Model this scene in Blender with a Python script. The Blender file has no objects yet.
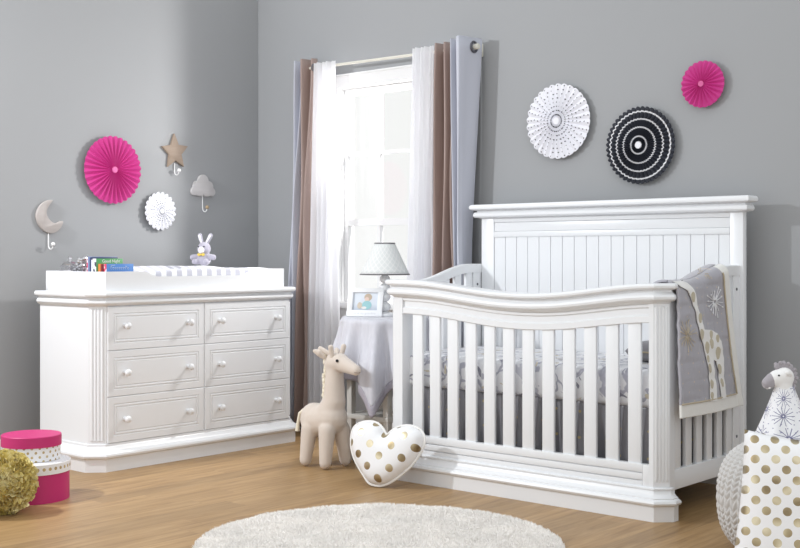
import bpy, bmesh, math, random
from mathutils import Vector, Matrix, noise
from mathutils.geometry import delaunay_2d_cdt
PI = math.pi
C = bpy.context.scene.collection
rnd = random.Random(7)

# ------------------------------------------------------------------ node helpers
def mat(name, col=(.8,.8,.8), rough=.5, metal=0.0, sheen=0.0, spec=.5, coat=0.0):
    m = bpy.data.materials.new(name); m.use_nodes = True
    b = m.node_tree.nodes['Principled BSDF']
    b.inputs['Base Color'].default_value = (*col, 1)
    b.inputs['Roughness'].default_value = rough
    b.inputs['Metallic'].default_value = metal
    b.inputs['Sheen Weight'].default_value = sheen
    b.inputs['Specular IOR Level'].default_value = spec
    b.inputs['Coat Weight'].default_value = coat
    return m
class N:
    def __init__(s, m): s.m = m; s.t = m.node_tree; s.b = s.t.nodes['Principled BSDF']
    def new(s, ty, **kw):
        n = s.t.nodes.new(ty)
        for k, v in kw.items(): setattr(n, k, v)
        return n
    def set(s, sock, v):
        if isinstance(v, bpy.types.NodeSocket): s.t.links.new(v, sock)
        else: sock.default_value = v
    def math(s, op, a, b=0.0, c=0.0):
        n = s.new('ShaderNodeMath', operation=op)
        for i, v in enumerate((a, b, c)): s.set(n.inputs[i], v)
        return n.outputs[0]
    def coord(s, kind='Object'): return s.new('ShaderNodeTexCoord').outputs[kind]
    def xyz(s, v):
        n = s.new('ShaderNodeSeparateXYZ'); s.set(n.inputs[0], v); return n.outputs
    def vec(s, x, y, z=0.0):
        n = s.new('ShaderNodeCombineXYZ')
        for i, v in enumerate((x, y, z)): s.set(n.inputs[i], v)
        return n.outputs[0]
    def mapping(s, v, scale=(1,1,1), loc=(0,0,0), rot=(0,0,0)):
        n = s.new('ShaderNodeMapping'); s.set(n.inputs[0], v)
        n.inputs['Scale'].default_value = scale; n.inputs['Location'].default_value = loc; n.inputs['Rotation'].default_value = rot
        return n.outputs[0]
    def noise(s, v, scale, detail=2.0, rough=.5, dist=0.0):
        n = s.new('ShaderNodeTexNoise'); s.set(n.inputs['Vector'], v)
        n.inputs['Scale'].default_value = scale; n.inputs['Detail'].default_value = detail
        n.inputs['Roughness'].default_value = rough; n.inputs['Distortion'].default_value = dist
        return n.outputs[0]
    def ramp(s, f, stops, interp='LINEAR'):
        n = s.new('ShaderNodeValToRGB'); s.set(n.inputs[0], f); n.color_ramp.interpolation = interp
        e = n.color_ramp.elements
        while len(e) < len(stops): e.new(.5)
        for i, (p, c) in enumerate(stops): e[i].position = p; e[i].color = (*c, 1)
        return n.outputs[0]
    def mix(s, f, a, b):
        n = s.new('ShaderNodeMix', data_type='RGBA'); s.set(n.inputs[0], f)
        for i, v in ((6, a), (7, b)):
            if isinstance(v, tuple): v = (*v, 1)
            s.set(n.inputs[i], v)
        return n.outputs[2]
    def base(s, c): s.set(s.b.inputs['Base Color'], c)
    def bump(s, h, strength=.3, dist=.002):
        n = s.new('ShaderNodeBump'); n.inputs['Strength'].default_value = strength; n.inputs['Distance'].default_value = dist
        s.set(n.inputs['Height'], h); s.set(s.b.inputs['Normal'], n.outputs[0])
    def near(s, u, v, pu, pv, r, ou=0.0, ov=0.0, soft=.0008):
        # 1 inside round dots of radius r on a pu x pv lattice
        def cell(x, p, o):
            f = s.math('FRACT', s.math('ADD', s.math('DIVIDE', x, p), o))
            return s.math('MULTIPLY', s.math('SUBTRACT', f, .5), p)
        a = cell(u, pu, ou); b = cell(v, pv, ov)
        d = s.math('SQRT', s.math('ADD', s.math('MULTIPLY', a, a), s.math('MULTIPLY', b, b)))
        return s.math('LESS_THAN', d, r)
    def stagger(s, u, v, pu, pv, r, ou=0.0, ov=0.0):
        return s.math('MAXIMUM', s.near(u, v, pu, pv, r, ou, ov), s.near(u, v, pu, pv, r, ou+.5, ov+.5))

def fabric_weave(m, scale=900, strength=.25):
    n = N(m); n.bump(n.noise(n.coord(), scale, 2), strength, .001); return m

# ------------------------------------------------------------------ mesh helpers
def B(): return bmesh.new()
def join(bm, other, mtx=None):
    if mtx is not None: bmesh.ops.transform(other, matrix=mtx, verts=other.verts)
    me = bpy.data.meshes.new('tmp'); other.to_mesh(me); other.free(); bm.from_mesh(me); bpy.data.meshes.remove(me)
def box(bm, x0, x1, y0, y1, z0, z1, bev=0.0, seg=2, mtx=None):
    t = B(); bmesh.ops.create_cube(t, size=1)
    for v in t.verts: v.co = Vector((x0+(v.co.x+.5)*(x1-x0), y0+(v.co.y+.5)*(y1-y0), z0+(v.co.z+.5)*(z1-z0)))
    if bev > 0: bmesh.ops.bevel(t, geom=t.edges[:], offset=bev, segments=seg, affect='EDGES', profile=.5)
    join(bm, t, mtx); return bm
def loft(bm, rings, close=True, cap=True):
    R = [[bm.verts.new(p) for p in r] for r in rings]
    n = len(R[0])
    for a, b in zip(R, R[1:]):
        for i in range(n if close else n-1):
            j = (i+1) % n
            bm.faces.new((a[i], a[j], b[j], b[i]))
    if cap and close:
        bm.faces.new(R[0][::-1]); bm.faces.new(R[-1])
    bmesh.ops.recalc_face_normals(bm, faces=bm.faces[:])
    return bm
def lathe(bm, prof, seg=32, cap=True, mtx=None):
    t = B()
    rings = [[(max(r,1e-4)*math.cos(2*PI*i/seg), max(r,1e-4)*math.sin(2*PI*i/seg), z) for i in range(seg)] for r, z in prof]
    loft(t, rings, True, cap); join(bm, t, mtx); return bm
def tube(bm, pts, rad, seg=10):
    pts = [Vector(p) for p in pts]; rings = []; up = Vector((0,0,1)); prev = None
    for i, p in enumerate(pts):
        d = (pts[min(i+1,len(pts)-1)] - pts[max(i-1,0)]).normalized()
        if prev is None:
            a = d.cross(up if abs(d.z) < .9 else Vector((1,0,0))).normalized()
        else: a = (prev - d*prev.dot(d)).normalized()
        prev = a; b = d.cross(a); r = rad[i] if isinstance(rad, (list, tuple)) else rad
        rings.append([p + a*r*math.cos(2*PI*k/seg) + b*r*math.sin(2*PI*k/seg) for k in range(seg)])
    t = B(); loft(t, rings); join(bm, t); return bm
def ball(bm, c, r, seg=20, sc=(1,1,1)):
    t = B(); bmesh.ops.create_uvsphere(t, u_segments=seg, v_segments=max(6, seg//2), radius=1)
    join(bm, t, Matrix.Translation(c) @ Matrix.Diagonal((r*sc[0], r*sc[1], r*sc[2], 1))); return bm
def grid(bm, fn, nu, nv, closeu=False, uvfn=None):
    V = [[bm.verts.new(fn(i/nu, j/nv)) for i in range(nu if closeu else nu+1)] for j in range(nv+1)]
    uvl = bm.loops.layers.uv.verify() if uvfn else None
    for j in range(nv):
        for i in range(nu):
            k = (i+1) % nu if closeu else i+1
            f = bm.faces.new((V[j][i], V[j][k], V[j+1][k], V[j+1][i]))
            if uvfn:
                for l, (a, b) in zip(f.loops, ((i,j),(i+1,j),(i+1,j+1),(i,j+1))): l[uvl].uv = uvfn(a/nu, b/nv)
    return V
def resample(poly, step):
    out = []
    for a, b in zip(poly, poly[1:]+poly[:1]):
        a = Vector(a); b = Vector(b); n = max(1, int(round((b-a).length/step)))
        out += [a.lerp(b, k/n) for k in range(n)]
    return out
def inside(p, poly):
    c = False; j = len(poly)-1
    for i in range(len(poly)):
        a, b = poly[i], poly[j]
        if (a[1] > p[1]) != (b[1] > p[1]) and p[0] < (b[0]-a[0])*(p[1]-a[1])/(b[1]-a[1])+a[0]: c = not c
        j = i
    return c
def edge_dist(p, poly):
    d = 9; p = Vector(p)
    for a, b in zip(poly, poly[1:]+poly[:1]):
        a = Vector(a); ab = Vector(b)-a; t = max(0, min(1, (p-a).dot(ab)/max(ab.length_squared,1e-12)))
        d = min(d, (a+ab*t-p).length)
    return d
def cdt(poly, step):
    """triangulated outline with inner points: points, faces, boundary count"""
    bd = resample(poly, step); pts = list(bd); n = len(bd)
    xs = [p.x for p in bd]; ys = [p.y for p in bd]
    y = min(ys); row = 0
    while y < max(ys):
        x = min(xs)+(row % 2)*step*.5
        while x < max(xs):
            if inside((x,y), bd) and edge_dist((x,y), bd) > step*.55: pts.append(Vector((x,y)))
            x += step
        y += step*.87; row += 1
    r = delaunay_2d_cdt(pts, [(i,(i+1) % n) for i in range(n)], [list(range(n))], 1, 1e-6)
    return r[0], r[2], n
def smooth_closed(poly, it=2):
    for _ in range(it):
        q = []
        for a, b in zip(poly, poly[1:]+poly[:1]):
            q += [(a[0]*.75+b[0]*.25, a[1]*.75+b[1]*.25), (a[0]*.25+b[0]*.75, a[1]*.25+b[1]*.75)]
        poly = q
    return poly
def patch(bm, poly, step, fn, thick=0.0):
    """outline laid on a curved surface fn(u,v,offset); closed slab when thick"""
    P, F, n = cdt(poly, step)
    top = [bm.verts.new(fn(p[0], p[1], thick)) for p in P]
    for f in F: bm.faces.new([top[i] for i in f])
    if thick:
        bot = [bm.verts.new(fn(p[0], p[1], 0)) for p in P]
        for f in F: bm.faces.new([bot[i] for i in f][::-1])
        from collections import Counter
        cnt = Counter()
        for f in F:
            for a, b in zip(f, list(f[1:])+[f[0]]): cnt[(a,b)] += 1
        for (a, b) in list(cnt):
            if (b, a) not in cnt: bm.faces.new((top[b], top[a], bot[a], bot[b]))
    bmesh.ops.recalc_face_normals(bm, faces=bm.faces[:])
    return bm
def extrude_shape(bm, poly, t, bev=0.0):
    """flat outline in local XY, thickness t along +Z, edge softened"""
    lo = []; area = sum(a[0]*b[1]-b[0]*a[1] for a, b in zip(poly, poly[1:]+poly[:1]))
    if area < 0: poly = poly[::-1]
    n = len(poly)
    def inset(d):
        o = []
        for i in range(n):
            p = Vector(poly[i]); a = Vector(poly[i-1]); b = Vector(poly[(i+1) % n])
            e1 = (p-a).normalized(); e2 = (b-p).normalized(); nn = Vector((-(e1.y+e2.y), e1.x+e2.x))
            nn = nn.normalized() if nn.length > 1e-6 else Vector((0,0)); o.append(p+nn*d)
        return o
    rings = [[(p.x, p.y, z) for p in inset(d)] for d, z in ((0,0),(0,t-bev),(bev*.4,t-bev*.35),(bev,t))]
    return loft(bm, rings)

# ------------------------------------------------------------------ object helpers
ORG = {}
def obj(name, bm, m, parent=None, world=True, ang=28, flat=False):
    me = bpy.data.meshes.new(name)
    if parent is not None: ORG_p = ORG.get(parent.name, Vector((0,0,0)))
    else: ORG_p = Vector((0,0,0))
    if isinstance(bm, bpy.types.Mesh): me = bm
    else:
        if world and ORG_p.length > 0: bmesh.ops.translate(bm, verts=bm.verts, vec=-ORG_p)
        bm.to_mesh(me); bm.free()
    me.materials.clear()
    for q in (m if isinstance(m, (list, tuple)) else [m]): me.materials.append(q)
    if not flat:
        for p in me.polygons: p.use_smooth = True
        if ang < 180: me.set_sharp_from_angle(angle=math.radians(ang))
    o = bpy.data.objects.new(name, me); C.objects.link(o)
    if parent is not None:
        o.parent = parent; ORG[o.name] = ORG_p if world else Vector((0,0,0))
    return o
def tag(o, label, cat, group=None):
    o['label'] = label; o['category'] = cat
    if group: o['group'] = group
    return o
def thing(name, label, cat, loc=(0,0,0), rot=(0,0,0), group=None, local=False):
    o = bpy.data.objects.new(name, None); C.objects.link(o); o.empty_display_size = .05
    o.location = loc; o.rotation_euler = rot
    ORG[o.name] = Vector((0,0,0)) if local else Vector(loc)
    return tag(o, label, cat, group)
def struct(name, bm, m, parent=None, **k):
    o = obj(name, bm, m, parent, **k)
    if parent is None: o['kind'] = 'structure'
    return o
def blob(caps, voxel=.005, it=6):
    """one continuous stuffed skin grown over tapered capsules"""
    bm = B()
    for c in caps:
        p, r, q, s = Vector(c[0]), c[1], Vector(c[2]), c[3]
        sc = c[4] if len(c) > 4 else (1,1,1)
        n = max(1, int((q-p).length/(min(r,s)*.35)))
        for k in range(n+1):
            t = k/n; ball(bm, p.lerp(q, t), r+(s-r)*t, 16, sc)
    me = bpy.data.meshes.new('tmp'); bm.to_mesh(me); bm.free()
    o = bpy.data.objects.new('tmp', me); C.objects.link(o)
    a = o.modifiers.new('r', 'REMESH'); a.mode = 'VOXEL'; a.voxel_size = voxel
    b = o.modifiers.new('s', 'SMOOTH'); b.iterations = it; b.factor = .5
    dg = bpy.context.evaluated_depsgraph_get(); dg.update()
    res = bpy.data.meshes.new_from_object(o.evaluated_get(dg))
    bpy.data.objects.remove(o); bpy.data.meshes.remove(me)
    return res
def shift(me, v): me.transform(Matrix.Translation(v)); return me
def text_bm(s, size, depth=.0006):
    cu = bpy.data.curves.new('tmp', 'FONT'); cu.body = s; cu.size = size; cu.extrude = depth; cu.align_x = 'CENTER'; cu.align_y = 'CENTER'; cu.resolution_u = 3
    o = bpy.data.objects.new('tmp', cu); C.objects.link(o)
    dg = bpy.context.evaluated_depsgraph_get(); dg.update()
    me = bpy.data.meshes.new_from_object(o.evaluated_get(dg)); bpy.data.objects.remove(o)
    bm = B(); bm.from_mesh(me); bpy.data.meshes.remove(me); return bm

# ------------------------------------------------------------------ materials
white_paint = mat('white_lacquer', (.82,.832,.85), .32)
white_trim = mat('white_trim_paint', (.8,.8,.8), .4)
silver = mat('brushed_metal', (.6,.6,.62), .3, 1)
dark_metal = mat('dark_nickel', (.18,.18,.2), .35, 1)
cream_metal = mat('cream_painted_metal', (.72,.70,.62), .35)
white_metal = mat('white_enamel', (.8,.8,.8), .3)
black_bead = mat('black_bead', (.012,.012,.015), .15)

wall_paint = mat('grey_wall_paint', (.355,.362,.372), .75, spec=.3)
n = N(wall_paint); n.bump(n.noise(n.coord(), 350, 2), .06, .001)

floor_m = mat('oak_plank_floor', (.5,.34,.18), .42)
n = N(floor_m); co = n.coord()
x, y, z = n.xyz(co)
row = n.math('FLOOR', n.math('DIVIDE', x, .125))
wn = n.new('ShaderNodeTexWhiteNoise', noise_dimensions='1D'); n.set(wn.inputs['W'], row)
yo = n.math('ADD', y, n.math('MULTIPLY', wn.outputs[0], 3.0))
seg = n.math('FLOOR', n.math('DIVIDE', yo, 1.15))
wn2 = n.new('ShaderNodeTexWhiteNoise', noise_dimensions='2D'); n.set(wn2.inputs['Vector'], n.vec(row, seg))
off = n.math('MULTIPLY', wn2.outputs[0], 9.0)
gv = n.vec(n.math('MULTIPLY', x, 15.0), n.math('ADD', n.math('MULTIPLY', y, 1.3), off), off)
g1 = n.noise(gv, 2.2, 6, .62, .7)
g2 = n.noise(n.vec(n.math('MULTIPLY', x, 60.0), n.math('MULTIPLY', y, 3.0), off), 2.5, 3, .6)
c = n.ramp(g1, [(.22,(.16,.085,.03)), (.43,(.335,.205,.088)), (.60,(.43,.277,.13)), (.82,(.55,.38,.20))])
c = n.mix(n.math('MULTIPLY', g2, .5), c, (.34,.19,.078))
tone = n.math('ADD', n.math('MULTIPLY', wn2.outputs[0], .22), .86)
tn = n.new('ShaderNodeVectorMath', operation='SCALE'); n.set(tn.inputs[0], c); n.set(tn.inputs['Scale'], tone)
fx = n.math('ABSOLUTE', n.math('SUBTRACT', n.math('FRACT', n.math('DIVIDE', x, .125)), .5))
fy = n.math('ABSOLUTE', n.math('SUBTRACT', n.math('FRACT', n.math('DIVIDE', yo, 1.15)), .5))
seam = n.math('MAXIMUM', n.math('GREATER_THAN', fx, .492), n.math('GREATER_THAN', fy, .4992))
n.base(n.mix(n.math('MULTIPLY', seam, .35), tn.outputs[0], (.16,.09,.04)))
n.bump(n.math('SUBTRACT', g1, n.math('MULTIPLY', seam, .6)), .12, .002)

def cloth(name, col, sheen=.2, rough=.85, weave=700, st=.2): return fabric_weave(mat(name, col, rough, sheen=sheen), weave, st)
taupe = mat('taupe_satin', (.30,.215,.19), .38, sheen=.3)
n = N(taupe); u = n.coord('UV'); a = n.noise(n.mapping(u, (300,14,1)), 1, 3); n.base(n.mix(a, (.27,.19,.165), (.43,.32,.285))); n.bump(a, .25, .002)
lilac_grey = mat('lilac_grey_curtain', (.55,.565,.64), .55, sheen=.25)
n = N(lilac_grey); n.bump(n.noise(n.mapping(n.coord(), (1,1,.15)), 500, 2), .2, .001)
sheer = bpy.data.materials.new('white_sheer'); sheer.use_nodes = True
nt = sheer.node_tree; out = nt.nodes['Material Output']; nt.nodes.remove(nt.nodes['Principled BSDF'])
d1 = nt.nodes.new('ShaderNodeBsdfDiffuse'); d1.inputs[0].default_value = (.96,.96,.98,1)
d2 = nt.nodes.new('ShaderNodeBsdfTranslucent'); d2.inputs[0].default_value = (.97,.97,.99,1)
tr = nt.nodes.new('ShaderNodeBsdfTransparent')
m1 = nt.nodes.new('ShaderNodeMixShader'); m1.inputs[0].default_value = .6
m2 = nt.nodes.new('ShaderNodeMixShader'); m2.inputs[0].default_value = .08
for a, b in ((d1.outputs[0], m1.inputs[1]), (d2.outputs[0], m1.inputs[2]), (m1.outputs[0], m2.inputs[1]), (tr.outputs[0], m2.inputs[2]), (m2.outputs[0], out.inputs[0])): nt.links.new(a, b)
def glassy(name, tint=(1,1,1), f=.08):
    m = bpy.data.materials.new(name); m.use_nodes = True; nt = m.node_tree; out = nt.nodes['Material Output']; nt.nodes.remove(nt.nodes['Principled BSDF'])
    tr = nt.nodes.new('ShaderNodeBsdfTransparent'); tr.inputs[0].default_value = (*tint,1)
    gl = nt.nodes.new('ShaderNodeBsdfGlossy'); gl.inputs['Roughness'].default_value = .03
    mx = nt.nodes.new('ShaderNodeMixShader'); mx.inputs[0].default_value = f
    nt.links.new(tr.outputs[0], mx.inputs[1]); nt.links.new(gl.outputs[0], mx.inputs[2]); nt.links.new(mx.outputs[0], out.inputs[0])
    return m
pane_glass = glassy('window_glass', (1,1,1), .04)
jar_glass = glassy('jar_glass', (.93,.93,.95), .22)

pink_paper = mat('magenta_paper', (.54,.030,.23), .6)
pink_card = mat('magenta_card', (.54,.022,.16), .5)
gold_foil = mat('gold_foil', (.60,.43,.16), .28, .9)
plush_beige = cloth('beige_knit_plush', (.64,.56,.49), .5, .95, 420, .35)
mane_m = cloth('cream_yarn', (.80,.74,.60), .3, .95, 300, .4)
grey_satin = mat('grey_satin', (.27,.265,.285), .25, sheen=.2)
n = N(grey_satin); a = n.noise(n.mapping(n.coord(), (14,14,3)), 4, 3); n.bump(a, .5, .012)
gs = n.stagger(n.xyz(n.coord())[0], n.xyz(n.coord())[2], .13, .11, .006, .2, .1)
n.base(n.mix(gs, (.27,.265,.285), (.5,.4,.22)))
quilt_grey = mat('quilted_grey_satin', (.40,.39,.43), .42, sheen=.3)
n = N(quilt_grey); co = n.coord(); x, y, z = n.xyz(co)
gs = n.stagger(y, z, .085, .075, .0035, .3, .2); n.base(n.mix(gs, (.40,.39,.43), (.60,.50,.40))); n.bump(n.noise(co, 30, 3), .35, .006)
cream_minky = cloth('cream_minky', (.80,.79,.755), .5, .95, 160, .9)
tan_piping = cloth('tan_piping', (.50,.42,.30), .3, .8)
app_white = cloth('white_applique', (.83,.82,.80), .3, .9)
app_tan = cloth('tan_applique', (.52,.46,.34), .3, .8)
silver_thread = mat('silver_thread', (.78,.78,.80), .4)
gold_thread = mat('gold_thread', (.56,.48,.36), .5)

def gold_dots(name, pu, pv, r, ax=(0,1), off=(0,0), white=(.83,.83,.84)):
    m = mat(name, white, .8); n = N(m); s = n.xyz(n.coord())
    f = n.stagger(s[ax[0]], s[ax[1]], pu, pv, r, off[0], off[1])
    tone = n.noise(n.coord(), 14, 1)
    g = n.ramp(tone, [(.35,(.24,.18,.10)), (.5,(.40,.32,.19)), (.66,(.66,.58,.41))])
    n.base(n.mix(f, white, g)); n.set(n.b.inputs['Metallic'], n.math('MULTIPLY', f, .75)); n.set(n.b.inputs['Roughness'], n.math('SUBTRACT', .85, n.math('MULTIPLY', f, .52)))
    n.bump(n.noise(n.coord(), 700, 2), .12, .001)
    return m
heart_cloth = gold_dots('white_cloth_gold_dots', .112, .1, .0178, (0,1), (.5,.18))
pillow_cloth = gold_dots('white_linen_gold_dots', .0600, .0625, .0132, (0,1), (.1,.1))
def ring_dots(name, rad, pu, pv, r, vo=0.0, stag=True, col=None):
    m = mat(name, (.84,.84,.85), .6); n = N(m); x, y, z = n.xyz(n.coord())
    u = n.math('MULTIPLY', n.math('ARCTAN2', y, x), rad)
    f = n.stagger(u, z, pu, pv, r, 0, vo) if stag else n.near(u, z, pu, pv, r, 0, vo)
    tone = n.noise(n.coord(), 25, 1); g = n.ramp(tone, [(.35,(.40,.29,.14)), (.65,(.62,.50,.28))])
    n.base(n.mix(f, (.84,.84,.85), g)); n.set(n.b.inputs['Metallic'], n.math('MULTIPLY', f, .6)); return m

# ------------------------------------------------------------------ the room
KW = 1.0264                                    # wall distance relative to the first survey
XL, YB = -5.435*KW, 4.92*KW
def kz(z): return 1.05+(z-1.05)*KW
b = B(); box(b, -6.6, 1.2, -1.6, YB+.12, -.06, 0); struct('floor', b, floor_m)
b = B(); box(b, XL-.12, XL, 2.2, YB+.12, 0, 3.0); struct('wall_left', b, wall_paint)
WX0, WX1, WZ0, WZ1 = -4.745*KW, -4.125*KW, kz(.785), kz(2.025)
b = B()
for a in ((XL, WX0, 0, 3.0), (WX1, .9, 0, 3.0), (WX0, WX1, 0, WZ0), (WX0, WX1, WZ1, 3.0)): box(b, a[0], a[1], YB, YB+.12, a[2], a[3])
struct('wall_back', b, wall_paint)
b = B(); box(b, XL, XL+.014, 2.2, YB, 0, .1, .004); struct('baseboard_left', b, white_trim)
b = B(); box(b, XL+.014, .9, YB-.014, YB, 0, .1, .004); struct('baseboard_back', b, white_trim)
b = B(); box(b, -16.5, -5.5, 12, 12.2, -.06, 6.5); struct('wall_outside', b, mat('pale_render', (.93,.91,.88), .9))

w = bpy.data.objects.new('window_1', None); C.objects.link(w); w.location = (-4.47, YB, 1.4); w['kind'] = 'structure'; ORG[w.name] = Vector(w.location)
b = B()
for a in ((WX0-.075, WX0+.010, WZ0-.02, WZ1-.0101), (WX1-.010, WX1+.075, WZ0-.02, WZ1-.0101), (WX0-.085, WX1+.085, WZ1-.010, WZ1+.065)): box(b, a[0], a[1], YB-.022, YB+.01, a[2], a[3])
box(b, WX0-.09, WX1+.09, YB-.026, YB-.001, WZ1+.058, WZ1+.072, .004)
for a in ((WX0+.001, WX0+.013, WZ0+.001, WZ1-.013), (WX1-.013, WX1-.001, WZ0+.001, WZ1-.013)): box(b, a[0], a[1], YB+.011, YB+.119, a[2], a[3])
box(b, WX0+.001, WX1-.001, YB+.011, YB+.119, WZ1-.0125, WZ1-.001)
obj('casing', b, white_trim, w)
b = B(); box(b, WX0-.1, WX1+.1, YB-.055, YB+.118, WZ0-.035, WZ0+.0005, .006); obj('sill', b, white_trim, w)
b = B(); box(b, WX0-.08, WX1+.08, YB-.02, YB-.001, WZ0-.095, WZ0-.035, .005); obj('apron', b, white_trim, w)
b = B()
yb0, yb1 = YB+.035, YB+.07; sx0, sx1 = WX0+.0135, WX1-.0135; sz0, sz1 = WZ0+.001, WZ1-.0135; zm = kz(1.242)
for a in ((sx0, sx0+.028), (sx1-.028, sx1)): box(b, a[0], a[1], yb0, yb1, sz0, sz1)
for a in ((sz0, sz0+.042), (sz1-.036, sz1), (zm-.02, zm+.02)): box(b, sx0+.0281, sx1-.0281, yb0+.001, yb1-.001, a[0], a[1])
obj('sash', b, white_trim, w)
b = B(); xm = -4.471*KW; box(b, xm-.011, xm+.011, yb0+.004, yb1-.004, sz0+.0425, sz1-.0365)
for a in ((sx0+.0282, xm-.0112), (xm+.0112, sx1-.0282)): box(b, a[0], a[1], yb0+.005, yb1-.005, kz(1.625), kz(1.647))
obj('muntins', b, white_trim, w)
b = B(); box(b, sx0+.02, sx1-.02, YB+.050, YB+.054, sz0+.03, sz1-.02); obj('pane', b, pane_glass, w)

# ------------------------------------------------------------------ curtains
def strip(fn, nu, nv, thick, m, name, parent):
    b = B(); grid(b, fn, nu, nv, uvfn=lambda u, v: (u, v))
    o = obj(name, b, m, parent, ang=180)
    if thick:
        s = o.modifiers.new('s', 'SOLIDIFY'); s.thickness = thick; s.offset = 0
    return o
def lerp(a, b, t): return a+(b-a)*t
RODY, RODZ = 4.82*KW, kz(2.135)
def drape(name, label, cat, x0, x1, bx0, bx1, ztop, zbot, folds, amp, m, group, ph=0.0, bamp=None, yc=RODY, thick=.003, grom=(), sharp=1.0, ybend=0.0):
    t = thing(name, label, cat, ((x0+x1)/2, yc, zbot), group=group)
    bamp = amp if bamp is None else bamp
    def fn(u, v):
        k = v*v*(3-2*v)
        X = lerp(lerp(x0, x1, u), lerp(bx0, bx1, u), v)
        s = math.sin(2*PI*folds*u+ph)
        s = math.copysign(abs(s)**sharp, s)
        a = lerp(amp, bamp, k)*(1+.25*math.sin(5*u+9*v))
        Y = yc + a*s + ybend*k + .006*math.sin(17*u+6*v)
        X += .006*math.sin(7*v+9*u)*min(1, v*3)
        return (X, Y, lerp(ztop, zbot, v))
    strip(fn, int(folds*18)+8, 30, thick, m, 'panel', t)
    for gx, gy, rz in grom:
        b = B(); tr = B()
        rings = []
        for i in range(24):
            a = 2*PI*i/24
            rings.append([((.022+.006*math.cos(c))*math.cos(a), (.022+.006*math.cos(c))*math.sin(a), .006*math.sin(c)) for c in [2*PI*k/8 for k in range(8)]])
        rings.append(rings[0]); loft(tr, rings, True, False); bmesh.ops.remove_doubles(tr, verts=tr.verts, dist=1e-5)
        join(b, tr, Matrix.Translation((gx, gy, RODZ)) @ Matrix.Rotation(rz, 4, 'Z') @ Matrix.Rotation(PI/2, 4, 'Y'))
        obj('grommet', b, dark_metal, t)
    return t
drape('curtain', 'lilac grey curtain at the far left end of the rod, beside the dresser', 'curtain', -5.105, -5.040, -5.22, -5.14, 2.212, .03, 2.0, .045, lilac_grey, 'lilac grey curtains', ph=.4, bamp=.04)
drape('curtain', 'taupe curtain left of the window, between the lilac grey one and the left sheer', 'curtain', -5.062, -4.950, -5.15, -5.015, 2.217, .03, 2.0, .05, taupe, 'taupe curtains', ph=.2, bamp=.045, grom=((-4.965, RODY-.012, .3),))
drape('sheer_curtain', 'white sheer curtain hanging at the left side of the window', 'curtain', -4.968, -4.775, -5.005, -4.755, 2.185, .03, 5.5, .014, sheer, 'white sheer curtains', bamp=.03, yc=RODY-.024, thick=0)
drape('sheer_curtain', 'white sheer curtain hanging at the right side of the window', 'curtain', -4.198, -4.035, -4.235, -4.06, 2.185, .03, 5.5, .014, sheer, 'white sheer curtains', ph=1.0, bamp=.03, yc=RODY-.024, thick=0)
drape('curtain', 'taupe satin curtain right of the window, between the right sheer and the lilac grey one', 'curtain', -4.028, -3.875, -4.075, -3.885, 2.19, .03, 2.6, .05, taupe, 'taupe curtains', ph=2.0, bamp=.04)
# the right grey curtain ends in a flap turned to the room
t = thing('curtain', 'lilac grey curtain at the right end of the rod, its grommet round the finial', 'curtain', (-3.83, RODY, .03), group='lilac grey curtains')
path = [(-3.872,-.02),(-3.869,-.07),(-3.860,-.085),(-3.850,-.03),(-3.848,.03),(-3.836,.05),(-3.826,-.02),(-3.818,-.085),(-3.800,-.095),(-3.790,-.06),(-3.784,0),(-3.780,.05),(-3.782,.085)]
def gfn(u, v):
    f = u*(len(path)-1); i = min(int(f), len(path)-2); q = f-i
    X = lerp(path[i][0], path[i+1][0], q); Y = RODY-.02+lerp(path[i][1], path[i+1][1], q)
    Y = lerp(Y, RODY-.02+(Y-RODY+.02)*.5, min(1, v*1.7)); X += -.035*min(1, v*2)*max(0, (X+3.885)/.1)
    return (X+.003*math.sin(9*v+20*u), Y, lerp(2.19+.012*u, .03, v))
strip(gfn, 96, 30, .003, lilac_grey, 'panel', t)
b = B(); tr = B(); rings = []
for i in range(24):
    a = 2*PI*i/24
    rings.append([((.026+.007*math.cos(c))*math.cos(a), (.026+.007*math.cos(c))*math.sin(a), .006*math.sin(c)) for c in [2*PI*k/8 for k in range(8)]])
rings.append(rings[0]); loft(tr, rings, True, False); bmesh.ops.remove_doubles(tr, verts=tr.verts, dist=1e-5)
join(b, tr, Matrix.Translation((-3.784, RODY, RODZ-.012)) @ Matrix.Rotation(PI/2, 4, 'Y')); obj('grommet', b, dark_metal, t)
t = thing('curtain_rod', 'slim cream curtain rod spanning the window top', 'curtain rod', (-4.45, RODY, RODZ))
b = B(); tube(b, [(-5.10, RODY, RODZ+.004), (-3.78, RODY, RODZ-.012)], .008, 14); obj('rod', b, cream_metal, t)
for X in (-5.10, -3.765):
    b = B(); lathe(b, [(.008,-.025),(.012,-.02),(.015,-.015),(.016,.008),(.013,.013),(0,.014)], 20, mtx=Matrix.Translation((X, RODY, RODZ+(.004 if X < -4 else -.012))) @ Matrix.Rotation(PI/2 if X > -4 else -PI/2, 4, 'Y')); obj('finial', b, cream_metal, t)
for X in (-5.036, -3.81):
    b = B(); box(b, X-.005, X+.005, RODY-.004, YB-.001, RODZ-.026, RODZ-.012, .002); box(b, X-.012, X+.012, YB-.008, YB, RODZ-.05, RODZ+.02, .003); obj('bracket', b, cream_metal, t)

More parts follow.
